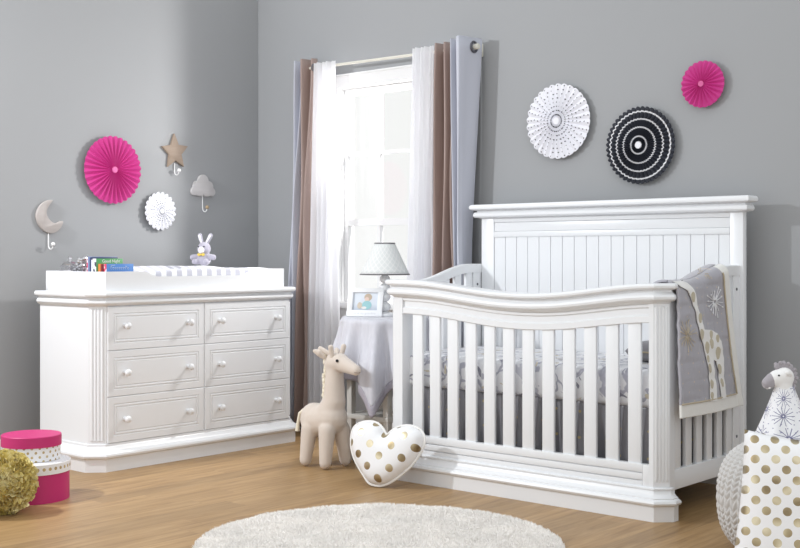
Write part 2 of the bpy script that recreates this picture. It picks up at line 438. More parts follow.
# ------------------------------------------------------------------ dresser
DY0, DY1, DXB, DXF = 3.345, 4.69, -5.345, -4.862
def dplan(o, z, c=.058):
    x1 = DXF+o; y0 = DY0-o; y1 = DY1+o; cc = c+o*.4
    return [(DXB-min(o,.0), y0, z), (x1-cc, y0, z), (x1, y0+cc, z), (x1, y1-cc, z), (x1-cc, y1, z), (DXB-min(o,.0), y1, z)]
d = thing('dresser', 'white six-drawer dresser with fluted corners against the left wall', 'dresser', (-5.1, 4.02, 0))
b = B(); loft(b, [dplan(0, .05), dplan(0, .82)]); obj('carcass', b, white_paint, d)
b = B(); loft(b, [dplan(-.004,.80), dplan(.006,.806), dplan(.016,.812), dplan(.021,.82), dplan(.021,.828), dplan(.015,.836), dplan(.010,.84), dplan(.010,.846), dplan(.022,.85), dplan(.032,.854), dplan(.034,.862), dplan(.032,.870), dplan(.027,.874)]); obj('top', b, white_paint, d)
b = B(); loft(b, [dplan(.032,0), dplan(.032,.062), dplan(.036,.066), dplan(.044,.069), dplan(.047,.078), dplan(.044,.087), dplan(.036,.090), dplan(.026,.094), dplan(.018,.102), dplan(.012,.114), dplan(.006,.120), dplan(.006,.13), dplan(0,.132)]); obj('plinth', b, white_paint, d)
for (p, q) in (((DXF-.058, DY0), (DXF, DY0+.058)), ((DXF, DY1-.058), (DXF-.058, DY1))):
    p = Vector((*p,0)); q = Vector((*q,0)); tdir = (q-p).normalized(); nn = tdir.cross(Vector((0,0,1))); L = (q-p).length
    b = B(); prof = [(0.004,0)]
    k = 4; fw = (L-.016)/k
    for i in range(k):
        for a in range(9):
            th = PI*a/8; prof.append((.008+fw*(i+.5)-fw*.42*math.cos(th), .001+.0055*math.sin(th)))
    prof.append((L-.004,0))
    rings = [[p+tdir*s+nn*h*hs+Vector((0,0,zz)) for s, h in prof] for zz, hs in ((.145,0),(.15,1),(.785,1),(.79,0))]
    loft(b, rings, False, False); obj('fluted_corner', b, white_paint, d, ang=25)
cols = [(3.412, 4.010), (4.018, 4.632)]; rows = [(.135,.357),(.361,.584),(.588,.801)]
def drawer_bm(y0, y1, z0, z1, xf):
    b = B(); t = B()
    r0 = [(y0,z0),(y1,z0),(y1,z1),(y0,z1)]
    def ring(d, x): return [(x, y0+d, z0+d), (x, y1-d, z0+d), (x, y1-d, z1-d), (x, y0+d, z1-d)]
    loft(t, [ring(0,xf-.02), ring(0,xf-.002), ring(.002,xf), ring(.032,xf), ring(.0345,xf-.0035), ring(.0375,xf-.0035), ring(.040,xf), ring(.046,xf), ring(.0485,xf-.0035), ring(.0515,xf-.0035), ring(.054,xf-.0005)])
    join(b, t); return b
knob_z = (.245,.475,.706)
for (y0, y1) in cols:
    for (z0, z1), zk in zip(rows, knob_z):
        dr = obj('drawer', drawer_bm(y0, y1, z0, z1, DXF+.008), white_paint, d, ang=25)
        for yk in (y0+.098, y1-.107):
            b = B(); lathe(b, [(.012,0),(.0125,.003),(.008,.006),(.007,.016),(.009,.02),(.0155,.025),(.0175,.031),(.0165,.037),(.012,.042),(.005,.0445),(0,.045)], 22, mtx=Matrix.Translation((DXF+.006, yk, zk)) @ Matrix.Rotation(PI/2, 4, 'Y'))
            obj('knob', b, white_paint, dr, ang=70)

# ------------------------------------------------------------------ changing tray and what is in it
TY0, TY1, TXB, TXF, TZ = 3.405, 4.597, -5.388, -4.862, .874
t = thing('changing_tray', 'white wooden changing tray with a scooped front standing on the dresser', 'changing tray', (-5.05, 4.0, TZ))
b = B()
pr = [(TY0,0)]
sc = [(TY0,.099),(3.635,.099),(3.655,.096),(3.69,.078),(3.72,.072),(4.28,.072),(4.31,.078),(4.375,.103),(4.40,.106),(TY1,.106)]
pts = [(TY0,0)]+sc+[(TY1,0)]
loft(b, [[(x, y, TZ+z) for y, z in pts] for x in (TXF-.018, TXF-.002)]); obj('front_wall', b, white_paint, t)
b = B(); box(b, TXB, TXB+.018, TY0, TY1, TZ, TZ+.100, .002); obj('back_wall', b, white_paint, t)
b = B(); box(b, TXB+.0185, TXF-.0185, TY0+.0005, TY0+.018, TZ, TZ+.0985); obj('end_wall', b, white_paint, t)
b = B(); box(b, TXB+.0185, TXF-.0185, TY1-.018, TY1-.0005, TZ, TZ+.1055); obj('end_wall', b, white_paint, t)
b = B(); box(b, TXB+.0185, TXF-.0185, 3.625, 3.64, TZ, TZ+.098); obj('divider', b, white_paint, t)
pad_m = mat('striped_pad_cover', (.84,.84,.85), .9, sheen=.3)
n = N(pad_m); x, y, z = n.xyz(n.coord()); f = n.math('GREATER_THAN', n.math('FRACT', n.math('DIVIDE', n.math('ADD', y, .02), .066)), .48)
f = n.math('MULTIPLY', f, n.math('LESS_THAN', y, .26))
n.base(n.mix(f, (.85,.85,.87), (.52,.52,.59))); n.bump(n.noise(n.coord(), 500, 2), .2, .001)
t = thing('changing_pad', 'grey and white striped contoured changing pad lying in the tray', 'changing pad', (-5.05, 4.11, TZ+.004))
PX0, PX1, PY0, PY1 = TXB+.022, TXF-.021, 3.645, TY1-.022
def pad(u, v):
    # closed section along u, length along v
    e = min(1, max(0, math.sin(PI*min(max(v,0.0),1.0)))**.18) if 0 < v < 1 else 0
    a = 2*PI*u; cx = math.cos(a); sx = math.sin(a)
    w = (PX1-PX0)/2; xx = math.copysign(abs(cx)**.38, cx)
    hump = .074+.058*abs(xx)**2.2*(1.12 if cx < 0 else .95)
    hump += .016*max(0, (v-.72)/.28)**.7
    zz = hump*max(0, sx)**.2 if sx > 0 else 0
    return ((PX0+PX1)/2+w*xx*(.9+.1*e), lerp(PY0, PY1, v), TZ+.006+zz*(.35+.65*e))
b = B(); V = grid(b, pad, 40, 40, True); b.faces.new(V[0][::-1]); b.faces.new(V[-1]); bmesh.ops.recalc_face_normals(b, faces=b.faces[:])
obj('cover', b, pad_m, t, ang=180)

# books
def book(name_label, y0, y1, x0, x1, ztop, cov, spine=None, h=None, writing=None):
    z0 = TZ+.004; t = thing('book', name_label, 'book', ((x0+x1)/2, (y0+y1)/2, z0), group='picture books in the changing tray')
    b = B(); box(b, x1-.002, x1, y0, y1, z0, ztop, .0006); box(b, x0, x0+.002, y0, y1, z0, ztop, .0006); obj('cover', b, cov, t)
    b = B(); box(b, x0, x1, y0-.0015, y0+.001, z0, ztop, .0008); obj('spine', b, spine or cov, t)
    b = B(); box(b, x0+.002, x1-.002, y0+.001, y1-.003, z0+.003, ztop-.003); obj('pages', b, mat('paper', (.8,.78,.72), .8), t)
    return t
def cm(nm, c): return mat(nm, c, .4)
slate = cm('slate_blue_card', (.19,.24,.40)); navy = cm('navy_card', (.03,.045,.11)); green = cm('green_card', (.10,.36,.13)); blue = cm('blue_card', (.10,.26,.62)); orange = cm('orange_card', (.62,.20,.05)); maroon = cm('maroon_card', (.20,.02,.03))
redw = mat('red_white_print', (.6,.1,.15), .4); n = N(redw); n.base(n.ramp(n.noise(n.coord(), 60, 1), [(.45,(.62,.06,.12)), (.55,(.8,.7,.72))], 'CONSTANT'))
whitep = mat('white_black_print', (.7,.7,.72), .4); n = N(whitep); n.base(n.ramp(n.noise(n.coord(), 45, 1), [(.40,(.05,.05,.08)), (.47,(.72,.73,.78))], 'CONSTANT'))
book('red and white book with a short spine, hindmost in the tray row', 3.45, 3.58, -5.088, -5.066, 1.032, redw)
book('slate blue book, tallest in the tray row, behind the navy book', 3.440, 3.595, -5.064, -5.036, 1.047, slate)
book('navy book just behind the green picture book', 3.430, 3.585, -5.034, -5.016, 1.043, navy)
gb = book('green picture book titled Good Night', 3.425, 3.583, -5.012, -4.972, 1.037, green, whitep)
tb = text_bm('Good Night', .022); bmesh.ops.transform(tb, matrix=Matrix.Translation((-4.9715, 3.513, 1.024)) @ Matrix.Rotation(PI/2, 4, 'Z') @ Matrix.Rotation(PI/2, 4, 'X'), verts=tb.verts); obj('title', tb, mat('white_ink', (.85,.85,.85), .5), gb)
book('thin orange book between the green one and the maroon one', 3.435, 3.60, -4.968, -4.948, 1.011, orange)
book('thin maroon book between the orange one and the blue one', 3.436, 3.60, -4.946, -4.936, 1.010, maroon)
bb = book('blue picture book standing frontmost in the tray row', 3.445, 3.606, -4.934, -4.914, 1.011, blue, redw)
b = B()
for i in range(9):
    yy = 3.473+i*.0125; hh = .009 if i not in (0, 7) else .016
    tube(b, [(-4.9135, yy+.004*math.cos(a), .984+hh*.5*math.sin(a)+hh*.5) for a in [k*2*PI/10*.82 for k in range(11)]], .0009, 6)
tube(b, [(-4.9135, 3.47+.025*k/8, 1.004+.0015*math.sin(k*2)) for k in range(9)], .0009, 6)
obj('lettering', b, mat('pale_ink', (.75,.8,.88), .5), bb)
# jars
def jar(label, x, y, w, fill, lid):
    z0 = TZ+.003
    t = thing('storage_jar', label, 'jar', (x, y, z0), group='clear jars in the changing tray')
    b = B(); box(b, x-w, x+w, y-w, y+w, z0, z0+.125, .006); obj('glass', b, jar_glass, t)
    if lid:
        b = B(); lathe(b, [(w*1.02,0),(w*1.04,.006),(w*.8,.013),(w*.3,.018),(.006,.021),(.005,.030),(.010,.036),(.010,.042),(0,.047)], 20, mtx=Matrix.Translation((x, y, z0+.126))); obj('lid', b, silver, t)
        b = B(); box(b, x-w+.006, x+w-.006, y-w+.006, y+w-.006, z0+.004, z0+.1, .012); obj('cotton', b, app_white, t)
    return t
jar('clear square jar of white cotton with a silver lid', -5.262, 3.468, .040, 0, True)
t = thing('storage_jar', 'clear jar heaped with silver baubles, between the lidded jar and the books', 'jar', (-5.155, 3.468, TZ+.003), group='clear jars in the changing tray')
b = B(); box(b, -5.203, -5.107, 3.430, 3.506, TZ+.003, TZ+.125, .006); obj('glass', b, jar_glass, t)
b = B(); r2 = random.Random(3)
for k in range(70):
    zz = TZ+.018+.148*k/70; ball(b, (-5.155+r2.uniform(-.034,.034)*(1 if k < 60 else .5), 3.468+r2.uniform(-.024,.024)*(1 if k < 60 else .5), zz), r2.uniform(.010,.0135), 12)
obj('silver_baubles', b, silver, t)

# bunny
bx, by, bz = -5.20, 4.30, TZ+.134
t = thing('toy_rabbit', 'small lilac plush rabbit with a yellow bow on the changing pad', 'toy rabbit', (bx, by, bz), (0,0,math.radians(-68)), local=True); t.scale = (.86,.86,.86)
lil = cloth('lilac_plush', (.42,.40,.475), .6, .95, 250, .6); fluff = cloth('white_plush', (.84,.83,.85), .5, .95, 250, .6)
# faces +X, slightly to the left of the picture
me = blob([((0,0,.028),.044,(0,0,.050),.036), ((.004,0,.098),.044,(.008,0,.096),.043), ((.004,-.036,.046),.018,(.020,-.076,.040),.019), ((.004,.036,.046),.018,(.020,.076,.040),.019), ((.03,-.030,.012),.018,(.055,-.042,.012),.019), ((.03,.030,.012),.018,(.055,.042,.012),.019)], .004, 4)
obj('body', me, lil, t, world=False, ang=180)
for s, tl in ((-1, -.008), (1, .014)):
    me = blob([((0,s*.019,.135),.013,(-.006,s*.028+tl,.182),.0165,(.55,1,1))], .003, 4); er = obj('ear', me, lil, t, world=False, ang=180)
    me = blob([((.008,s*.019,.140),.007,(.004,s*.028+tl,.180),.0105,(.4,1,1))], .0025, 3); obj('inner_ear', me, fluff, er, world=False, ang=180)
me = blob([((.036,0,.090),.024,(.048,0,.084),.018)], .003, 4); obj('muzzle', me, fluff, t, world=False, ang=180)
for s in (-1, 1):
    b = B(); ball(b, (.044, s*.020, .110), .0052, 10); obj('eye', b, black_bead, t, world=False)
b = B()
for s in (-1, 1): ball(b, (.046, s*.015, .058), .0125, 12, (.45,1.05,.75))
ball(b, (.049,0,.058), .006, 10); obj('bow', b, cloth('yellow_ribbon', (.75,.55,.10), .2), t, world=False)
b = B(); ball(b, (.066,0,.090), .0045, 10); obj('nose', b, mat('pink_nose', (.7,.5,.52), .6), t, world=False)

# ------------------------------------------------------------------ wall decorations
def on_wall(p, wall):
    p = (p[0], p[1]*KW, kz(p[2])) if wall == 'L' else (p[0]*KW, p[1], kz(p[2]))
    return ((p[0], p[1], p[2]), (PI/2, 0, PI/2 if wall == 'L' else 0))
def fan_bm(R, n, depth, edge=.04, rings=14, sub=4):
    b = B(); uvl = b.loops.layers.uv.verify(); K = n*sub; V = []
    for j in range(rings+1):
        r = R*(.08+.92*j/rings); row = []
        for k in range(K):
            ph = (k % sub)/sub; tri = 1-abs(2*ph-1)
            rr = r*(1-edge*(1-math.sin(PI*ph))**1.3*(j/rings)**8)
            a = 2*PI*k/K
            z = .018+depth*1.15*(tri-.5)*(.25+1.1*(j/rings)-.95*(j/rings)**3)+.018*(1-j/rings)
            row.append(b.verts.new((rr*math.cos(a), rr*math.sin(a), z)))
        V.append(row)
    for j in range(rings):
        for k in range(K):
            l = (k+1) % K; f = b.faces.new((V[j][k], V[j+1][k], V[j+1][l], V[j][l]))
            for lp, (kk, jj) in zip(f.loops, ((k,j),(k,j+1),(k+1,j+1),(k+1,j))): lp[uvl].uv = (kk/sub, .08+.92*jj/rings)
    return b
def fan(label, p, wall, R, n, m, bm_, depth=.022, edge=.04, br=.1):
    R *= KW
    loc, rot = on_wall(p, wall)
    t = thing('paper_fan', label, 'paper fan', loc, rot, local=True, group='paper fans on the walls')
    o = obj('pleats', fan_bm(R, n, depth*.72, edge), m, t, world=False, flat=True)
    s = o.modifiers.new('s', 'SOLIDIFY'); s.thickness = .0008
    b = B(); lathe(b, [(R*br,.022),(R*br,.036),(R*br*.95,.0375),(0,.038)], 28); obj('centre_button', b, bm_, t, world=False)
    b = B(); lathe(b, [(R*.3,0),(R*.3,.004)], 24); obj('backing', b, m, t, world=False)
    return t
white_paper = mat('white_paper', (.82,.82,.86), .6)
fan('large magenta paper fan on the left wall above the dresser', (XL+.012,3.832,1.52), 'L', .186, 32, pink_paper, mat('pink_button', (.66,.09,.33), .5))
fan('small magenta paper fan, highest decoration on the back wall', (-2.451,YB-.012,1.822), 'B', .106, 24, pink_paper, mat('pink_button_small', (.62,.08,.28), .5), .016, br=.13)
dotp = mat('white_paper_black_dots', (.82,.82,.86), .6)
n = N(dotp); uv = n.coord('UV'); u, v, _ = n.xyz(uv)
un = n.math('MULTIPLY', u, 1.0); vv = n.math('MULTIPLY', v, 9.0)
wnn = n.new('ShaderNodeTexWhiteNoise', noise_dimensions='2D'); n.set(wnn.inputs['Vector'], n.vec(n.math('FLOOR', un), n.math('FLOOR', vv)))
du = n.math('MULTIPLY', n.math('SUBTRACT', n.math('FRACT', un), n.math('ADD', .3, n.math('MULTIPLY', wnn.outputs[0], .4))), n.math('MULTIPLY', v, 1.9))
dv = n.math('SUBTRACT', n.math('FRACT', vv), .5)
dd = n.math('SQRT', n.math('ADD', n.math('MULTIPLY', du, du), n.math('MULTIPLY', dv, dv)))
n.base(n.mix(n.math('LESS_THAN', dd, .15), (.82,.82,.87), (.04,.04,.06)))
fan('large white paper fan with small black dots on the back wall', (-3.222,YB-.012,1.713), 'B', .186, 30, dotp, white_paper, .022)
fan('small white lacy paper fan with dots on the left wall, between moon and cloud', (XL+.012,4.152,1.304), 'L', .110, 20, dotp, white_paper, .014, edge=.12, br=.13)
blackp = mat('black_paper_white_rings', (.03,.033,.045), .55)
n = N(blackp); u, v, _ = n.xyz(n.coord('UV'))
f = None
for rr in (.225,.46,.67,.87):
    k = n.math('LESS_THAN', n.math('ABSOLUTE', n.math('SUBTRACT', v, rr)), .020)
    f = k if f is None else n.math('MAXIMUM', f, k)
n.base(n.mix(f, (.025,.028,.04), (.82,.82,.84)))
fan('large black paper fan with white rings on the back wall', (-2.767,YB-.012,1.567), 'B', .182, 44, blackp, white_paper, .024)

wood_grey = mat('grey_washed_wood', (.42,.36,.33), .65)
def wood(name, a, bcol):
    m = mat(name, a, .65); n = N(m); g = n.noise(n.mapping(n.coord(), (10,60,10), rot=(0,0,.6)), 1, 4, .6, .5); n.base(n.mix(g, a, bcol)); return m
wood_moon = wood('grey_washed_wood_pale', (.40,.36,.34), (.50,.46,.44)); wood_star = wood('brown_wood', (.25,.185,.135), (.36,.28,.22)); wood_cloud = wood('white_washed_wood', (.50,.48,.48), (.60,.58,.58))
def hook(label, cat, p, poly, m, stem, ballm, bend=.03):
    loc, rot = on_wall(p, 'L')
    t = thing('wall_hook', label, cat, loc, rot, local=True, group='shaped wall hooks above the dresser')
    b = B(); extrude_shape(b, poly, .016, .002); obj('plaque', b, m, t, world=False, ang=45)
    y0 = min(q[1] for q in poly)+.025; ys = y0-.02-stem
    pts = [(0, y0, .004), (0, ys+.02, .005), (.001, ys+.008, .008), (.003, ys, .016), (.004, ys-.001, bend-.004), (.005, ys+.006, bend+.006), (.006, ys+.018, bend+.010)]
    b = B(); tube(b, pts, .0032, 10); obj('hook_wire', b, white_metal, t, world=False)
    b = B(); ball(b, (.006, ys+.026, bend+.011), .0115, 16); obj('hook_ball', b, ballm, t, world=False)
    return t
mo = [(250,70),(200,72),(150,110),(122,165),(118,215),(135,270),(175,320),(225,340),(275,325),(310,285),(328,235),(300,237),(265,258),(235,247),(207,217),(193,180),(200,140),(225,100)]
moon = smooth_closed([((px-215)/7.83*.0062, (205-py)/7.83*.0053) for px, py in mo], 2)
hook('pale grey wooden crescent moon wall hook at the far left', 'wall hook', (XL+.002,3.446,1.255), moon, wood_moon, .090, white_metal)
star = []
for i in range(10):
    a = PI/2+PI*i/5+.06; r = .105 if i % 2 == 0 else .050; star.append((r*.93*math.cos(a), r*math.sin(a)))
star = [tuple(Vector(p)*KW) for p in star]
hook('brown wooden star wall hook right of the large magenta fan', 'wall hook', (XL+.002,4.268,1.648), star, wood_star, .05, white_metal)
cl = []
circ = [(0,.030,.040),(.042,-.002,.034),(.066,-.032,.026),(-.042,-.002,.034),(-.066,-.032,.026),(.028,-.035,.03),(-.028,-.035,.03)]
for i in range(96):
    a = 2*PI*i/96; d = Vector((math.cos(a), math.sin(a))); best = .02
    for cx, cy, r in circ:
        c0 = Vector((cx, cy+.008)); bq = d.dot(c0); disc = bq*bq-(c0.length_squared-r*r)
        if disc > 0: best = max(best, bq+math.sqrt(disc))
    q = d*best; cl.append((q.x, max(q.y, -.052)))
hook('white washed wooden cloud wall hook above the toy rabbit', 'wall hook', (XL+.002,4.475,1.452), cl, wood_cloud, .098, mat('natural_wood_ball', (.45,.33,.20), .5))

# ------------------------------------------------------------------ crib
XF0, XF1 = -3.726, -2.268                      # outer faces of the front posts
crib = thing('crib', 'white wooden baby crib with a tall beadboard headboard and curved front rail', 'crib', (-2.997, 4.55, 0))
YF = 4.195
# headboard
HX0, HX1, HY = -3.692, -2.258, 4.89
b = B(); box(b, HX0+.07, HX1-.06, HY+.012, HY+.026, .20, 1.145)
px0, px1 = HX0+.080, HX1-.064; pw = .0687
x = px0
while x < px1-.005:
    x2 = min(x+pw, px1); box(b, x+.0012, x2-.0012, HY+.005, HY+.017, .201, 1.149, .0015, 1); x = x2
obj('beadboard', b, white_paint, crib)
for a0, a1 in ((HX0, HX0+.079), (HX1-.063, HX1)):
    b = B(); box(b, a0, a1, HY, HY+.036, 0, 1.255, .003); obj('headboard_post', b, white_paint, crib)
hx0, hx1 = HX0+.0795, HX1-.0635
b = B(); box(b, hx0, hx1, HY+.002, HY+.03, 1.222, 1.252, .002); box(b, hx0, hx1, HY+.006, HY+.03, 1.176, 1.2215, .003); box(b, hx0, hx1, HY-.001, HY+.03, 1.146, 1.1755, .004); obj('headboard_rail', b, white_paint, crib)
b = B(); box(b, hx0, hx1, HY+.001, HY+.03, .12, .20, .003); obj('headboard_rail', b, white_paint, crib)
def rect_plan(o, z): return [(HX0-o, HY-o, z), (HX1+o, HY-o, z), (HX1+o, HY+.036+o*.35, z), (HX0-o, HY+.036+o*.35, z)]
b = B(); loft(b, [rect_plan(.001,1.243), rect_plan(.010,1.246), rect_plan(.026,1.249), rect_plan(.031,1.256), rect_plan(.031,1.266), rect_plan(.026,1.274), rect_plan(.016,1.277), rect_plan(.016,1.283), rect_plan(.036,1.286), rect_plan(.044,1.291), rect_plan(.046,1.300), rect_plan(.044,1.309), rect_plan(.038,1.314)]); obj('headboard_cap', b, white_paint, crib, ang=32)
# front rail curve
ctl = [(-3.80,.938),(-3.60,.937),(-3.50,.934),(-3.42,.928),(-3.30,.915),(-3.22,.906),(-3.12,.896),(-3.01,.890),(-2.92,.889),(-2.81,.892),(-2.72,.900),(-2.637,.910),(-2.55,.921),(-2.477,.930),(-2.40,.938),(-2.344,.942),(-2.26,.943),(-2.10,.943)]
def rz(x):
    for (a, za), (c_, zc) in zip(ctl, ctl[1:]):
        if a <= x <= c_: return za+(zc-za)*(x-a)/(c_-a)
    return ctl[0][1] if x < ctl[0][0] else ctl[-1][1]
def rzs(x): return sum(rz(x+d) for d in (-.06,-.03,0,.03,.06))/5
CC = .046
def rail_path(o, n_=56):
    """plan of the front rail at overhang o: side, chamfer, front, chamfer, side"""
    c_ = CC+o*.4; x0, x1, y0, y1 = XF0-o, XF1+o, YF-o, YF+.048
    p = [(x0, y1), (x0, y0+c_)]
    p += [(lerp(x0+c_, x1-c_, k/n_), y0) for k in range(n_+1)]
    return p+[(x1, y0+c_), (x1, y1)]
def wrap_rail(prof):
    cols_ = [rail_path(o) for o, z in prof]
    rings = []
    for i in range(len(cols_[0])):
        rings.append([(c_[i][0], c_[i][1], rzs(c_[i][0])+z) for c_, (o, z) in zip(cols_, prof)])
    b = B(); loft(b, rings); return b
def lerp(a, b, t): return a+(b-a)*t
cap = [(-.070,-.012),(-.070,-.002),(-.06,0),(.024,0),(.033,-.003),(.037,-.010),(.036,-.018),(.031,-.023),(.020,-.026),(-.060,-.026)]
obj('front_cap_rail', wrap_rail(cap), white_paint, crib, ang=32)
bead = [(-.060,-.0262),(.012,-.0262),(.013,-.036),(.018,-.041),(.026,-.046),(.030,-.055),(.028,-.064),(.020,-.071),(.008,-.074),(.004,-.080),(-.004,-.084),(-.055,-.084)]
obj('front_cap_bead', wrap_rail(bead), white_paint, crib, ang=32)
def sweep(prof, x0, x1, nseg=64):
    b = B(); rings = []
    for i in range(nseg+1):
        x = lerp(x0, x1, i/nseg); zc = rzs(x); rings.append([(x, y, zc+z) for y, z in prof])
    loft(b, rings); return b
PIL, PIR = XF0+.094, XF1-.066               # inner faces of the two posts
ap = [(YF+.003,-.0842),(YF+.034,-.0842),(YF+.034,-.158),(YF+.006,-.158),(YF+.002,-.155),(YF+.002,-.131),(YF+.011,-.126),(YF+.011,-.100),(YF+.003,-.095)]
obj('front_apron_rail', sweep(ap, PIL+.0005, PIR-.0005), white_paint, crib, ang=30)
def post(x_out, sgn, xin):
    b = B(); xo = x_out
    pl = [(xin, YF), (xo-sgn*CC, YF), (xo, YF+CC), (xo, YF+.090), (xin, YF+.090)]
    loft(b, [[(x, y, z) for x, y in pl] for z in (.02, .868)])
    p = Vector((xo-sgn*CC, YF, 0)); q = Vector((xo, YF+CC, 0)); tdir = (q-p).normalized(); nn = Vector((sgn*.7071, -.7071, 0)); L = (q-p).length
    prof = [(.003,0)]; k = 4; fw = (L-.010)/k
    for i in range(k):
        for a in range(9):
            th = PI*a/8; prof.append((.005+fw*(i+.5)-fw*.42*math.cos(th), .0005+.0045*math.sin(th)))
    prof.append((L-.003,0))
    t = B(); loft(t, [[p+tdir*s+nn*h*hs+Vector((0,0,zz)) for s, h in prof] for zz, hs in ((.15,0),(.16,1),(.845,1),(.85,0))], False, False); join(b, t)
    return obj('front_post', b, white_paint, crib, ang=25)
post(XF1, 1, PIR); post(XF0, -1, PIL)
def cplan(o, z):
    c_ = CC+o*.4; x0, x1, y0, y1 = XF0-o, XF1+o, YF-o, YF+.064
    return [(x0, y1, z), (x0, y0+c_, z), (x0+c_, y0, z), (x1-c_, y0, z), (x1, y0+c_, z), (x1, y1, z)]
b = B(); loft(b, [cplan(.030,0), cplan(.030,.060), cplan(.033,.063), cplan(.040,.066), cplan(.044,.074), cplan(.040,.083), cplan(.033,.086), cplan(.029,.088), cplan(.029,.092), cplan(.020,.098), cplan(.012,.108), cplan(.008,.120), cplan(.012,.122), cplan(.012,.127), cplan(.001,.130)]); obj('base_moulding', b, white_paint, crib)
b = B(); xa, xb = PIL+.0005, PIR-.0005
box(b, xa, xb, YF+.010, YF+.034, .10, .2165, .002)
for z0, z1 in ((.125,.150),(.154,.181),(.185,.217)): box(b, xa+.02, xb-.03, YF+.002, YF+.014, z0, z1, .002)
for a0, a1 in ((xa, xa+.0195), (xb-.0295, xb)): box(b, a0, a1, YF+.002, YF+.014, .125, .217, .002)
obj('front_bottom_rail', b, white_paint, crib)
for k in range(12):
    xc = lerp(-3.548, -2.406, k/11)
    b = B(); box(b, xc-.0295, xc+.0295, YF+.0102, YF+.026, .212, rzs(xc)-.15, .003); obj('front_slat', b, white_paint, crib)
# sides
def sz(y):     # side rail top: flat at the headboard, S-curve towards the front
    t = max(0, min(1, (4.80-y)/.42)); return 1.010-.078*(t*t*(3-2*t))
for sgn, xs in ((1, -2.286), (-1, -3.706)):
    b = B(); rings = []
    for i in range(33):
        y = lerp(YF+.0855, HY-.0005, i/32); z = sz(y); rings.append([(xs-.015,y,z-.045),(xs+.015,y,z-.045),(xs+.015,y,z-.004),(xs+.011,y,z),(xs-.011,y,z),(xs-.015,y,z-.004)])
    loft(b, rings); obj('side_top_rail', b, white_paint, crib, ang=32)
    b = B(); box(b, xs-.015, xs+.015, YF+.0905, HY-.0005, .112, .192, .003); obj('side_bottom_rail', b, white_paint, crib)
    for yc in (4.330, 4.424, 4.517, 4.609, 4.703, 4.794):
        b = B(); box(b, xs-.009, xs+.009, yc-.0255, yc+.0255, .188, sz(yc)-.042, .003); obj('side_slat', b, white_paint, crib)
    b = B(); box(b, xs-.0125, xs+.0125, 4.826, HY-.001, .188, .968, .002); obj('side_stile', b, white_paint, crib)
    for zz in (.262, .905):
        for f_ in (1, -1):
            b = B(); lathe(b, [(.0065,0),(.0065,.002),(0,.0025)], 14, mtx=Matrix.Translation((xs+f_*.0122, 4.858, zz)) @ Matrix.Rotation(f_*PI/2, 4, 'Y')); obj('bolt_cover', b, dark_metal, crib)

# mattress with patterned fitted sheet
sheet_m = mat('animal_print_sheet', (.84,.84,.86), .8, sheen=.2)
n = N(sheet_m); co = n.coord(); cx, cy, cz = n.xyz(co)
w1 = n.noise(n.mapping(co, (9,9,9)), 1, 2, .5, 1.2); w2 = n.noise(n.mapping(co, (16,16,16), (3,1,2)), 1, 1, .4, .8)
vo = n.new('ShaderNodeTexVoronoi', feature='DISTANCE_TO_EDGE'); n.set(vo.inputs['Vector'], n.vec(n.math('ADD', n.math('MULTIPLY', cx, 9.5), n.math('MULTIPLY', n.noise(co, 9, 2), 1.6)), n.math('MULTIPLY', cy, 6.0), n.math('ADD', n.math('MULTIPLY', cz, 6.5), n.math('MULTIPLY', n.noise(n.mapping(co, (1,1,1), (5,2,1)), 11, 2), 1.5)))); vo.inputs['Scale'].default_value = 1.0
e = n.ramp(vo.outputs['Distance'], [(.0,(.46,.46,.53)), (.035,(.50,.50,.57)), (.06,(.88,.88,.90)), (1,(.88,.88,.90))])
c = n.mix(n.math('MULTIPLY', n.math('GREATER_THAN', w1, .63), .7), e, (.55,.55,.62))
c = n.mix(n.math('GREATER_THAN', w2, .70), c, (.30,.30,.35))
c = n.mix(n.math('MULTIPLY', n.math('LESS_THAN', w2, .31), .8), c, (.66,.58,.42))
n.base(c); n.bump(n.noise(co, 60, 2), .2, .004)
t = thing('crib_mattress', 'crib mattress under a white fitted sheet with grey animal print', 'mattress', (-2.997, 4.57, .436))
b = B()
def rb(o, z): 
    pts = []; x0, x1, y0, y1, r = -3.683+o, -2.309-o, 4.248+o, 4.878-o, .05
    for (cx, cy, a0) in ((x1-r, y1-r, 0), (x0+r, y1-r, 90), (x0+r, y0+r, 180), (x1-r, y0+r, 270)):
        for k in range(7):
            a = math.radians(a0+90*k/6); pts.append((cx+r*math.cos(a), cy+r*math.sin(a), z))
    return pts
loft(b, [rb(.02,.436), rb(.006,.442), rb(0,.456), rb(0,.558), rb(.005,.576), rb(.018,.587), rb(.04,.591)]); obj('fitted_sheet', b, sheet_m, t, ang=60)
# dust ruffle
t = thing('crib_skirt', 'grey satin crib skirt hanging in pleats below the mattress', 'crib skirt', (-2.997, 4.57, .13))
def ruffle(p0, p1, name, npl):
    p0 = Vector(p0); p1 = Vector(p1); L = (p1-p0).length; dr = (p1-p0)/L; nn = Vector((dr.y, -dr.x, 0))
    def fn(u, v):
        amp = .006+.018*v
        s = math.sin(2*PI*npl*u+1.2*math.sin(9*u)+.6*math.sin(31*u)); s = math.copysign(abs(s)**.7, s)
        h = amp*s + .006*math.sin(2*PI*npl*2.3*u+v*3)*v
        p = p0+dr*(L*u)+nn*(h)
        return (p.x, p.y, lerp(.446, .13, v))
    strip(fn, npl*16, 14, .0015, grey_satin, name, t)
ruffle((-3.672,4.272,0), (-2.325,4.272,0), 'front_ruffle', 17)
ruffle((-2.326,4.272,0), (-2.326,4.862,0), 'side_ruffle', 8)
ruffle((-3.671,4.862,0), (-3.671,4.272,0), 'side_ruffle', 8)
b = B(); box(b, -3.665, -2.335, 4.285, 4.855, .424, .434, .003); obj('platform', b, cloth('grey_platform_cloth', (.4,.4,.42)), t)
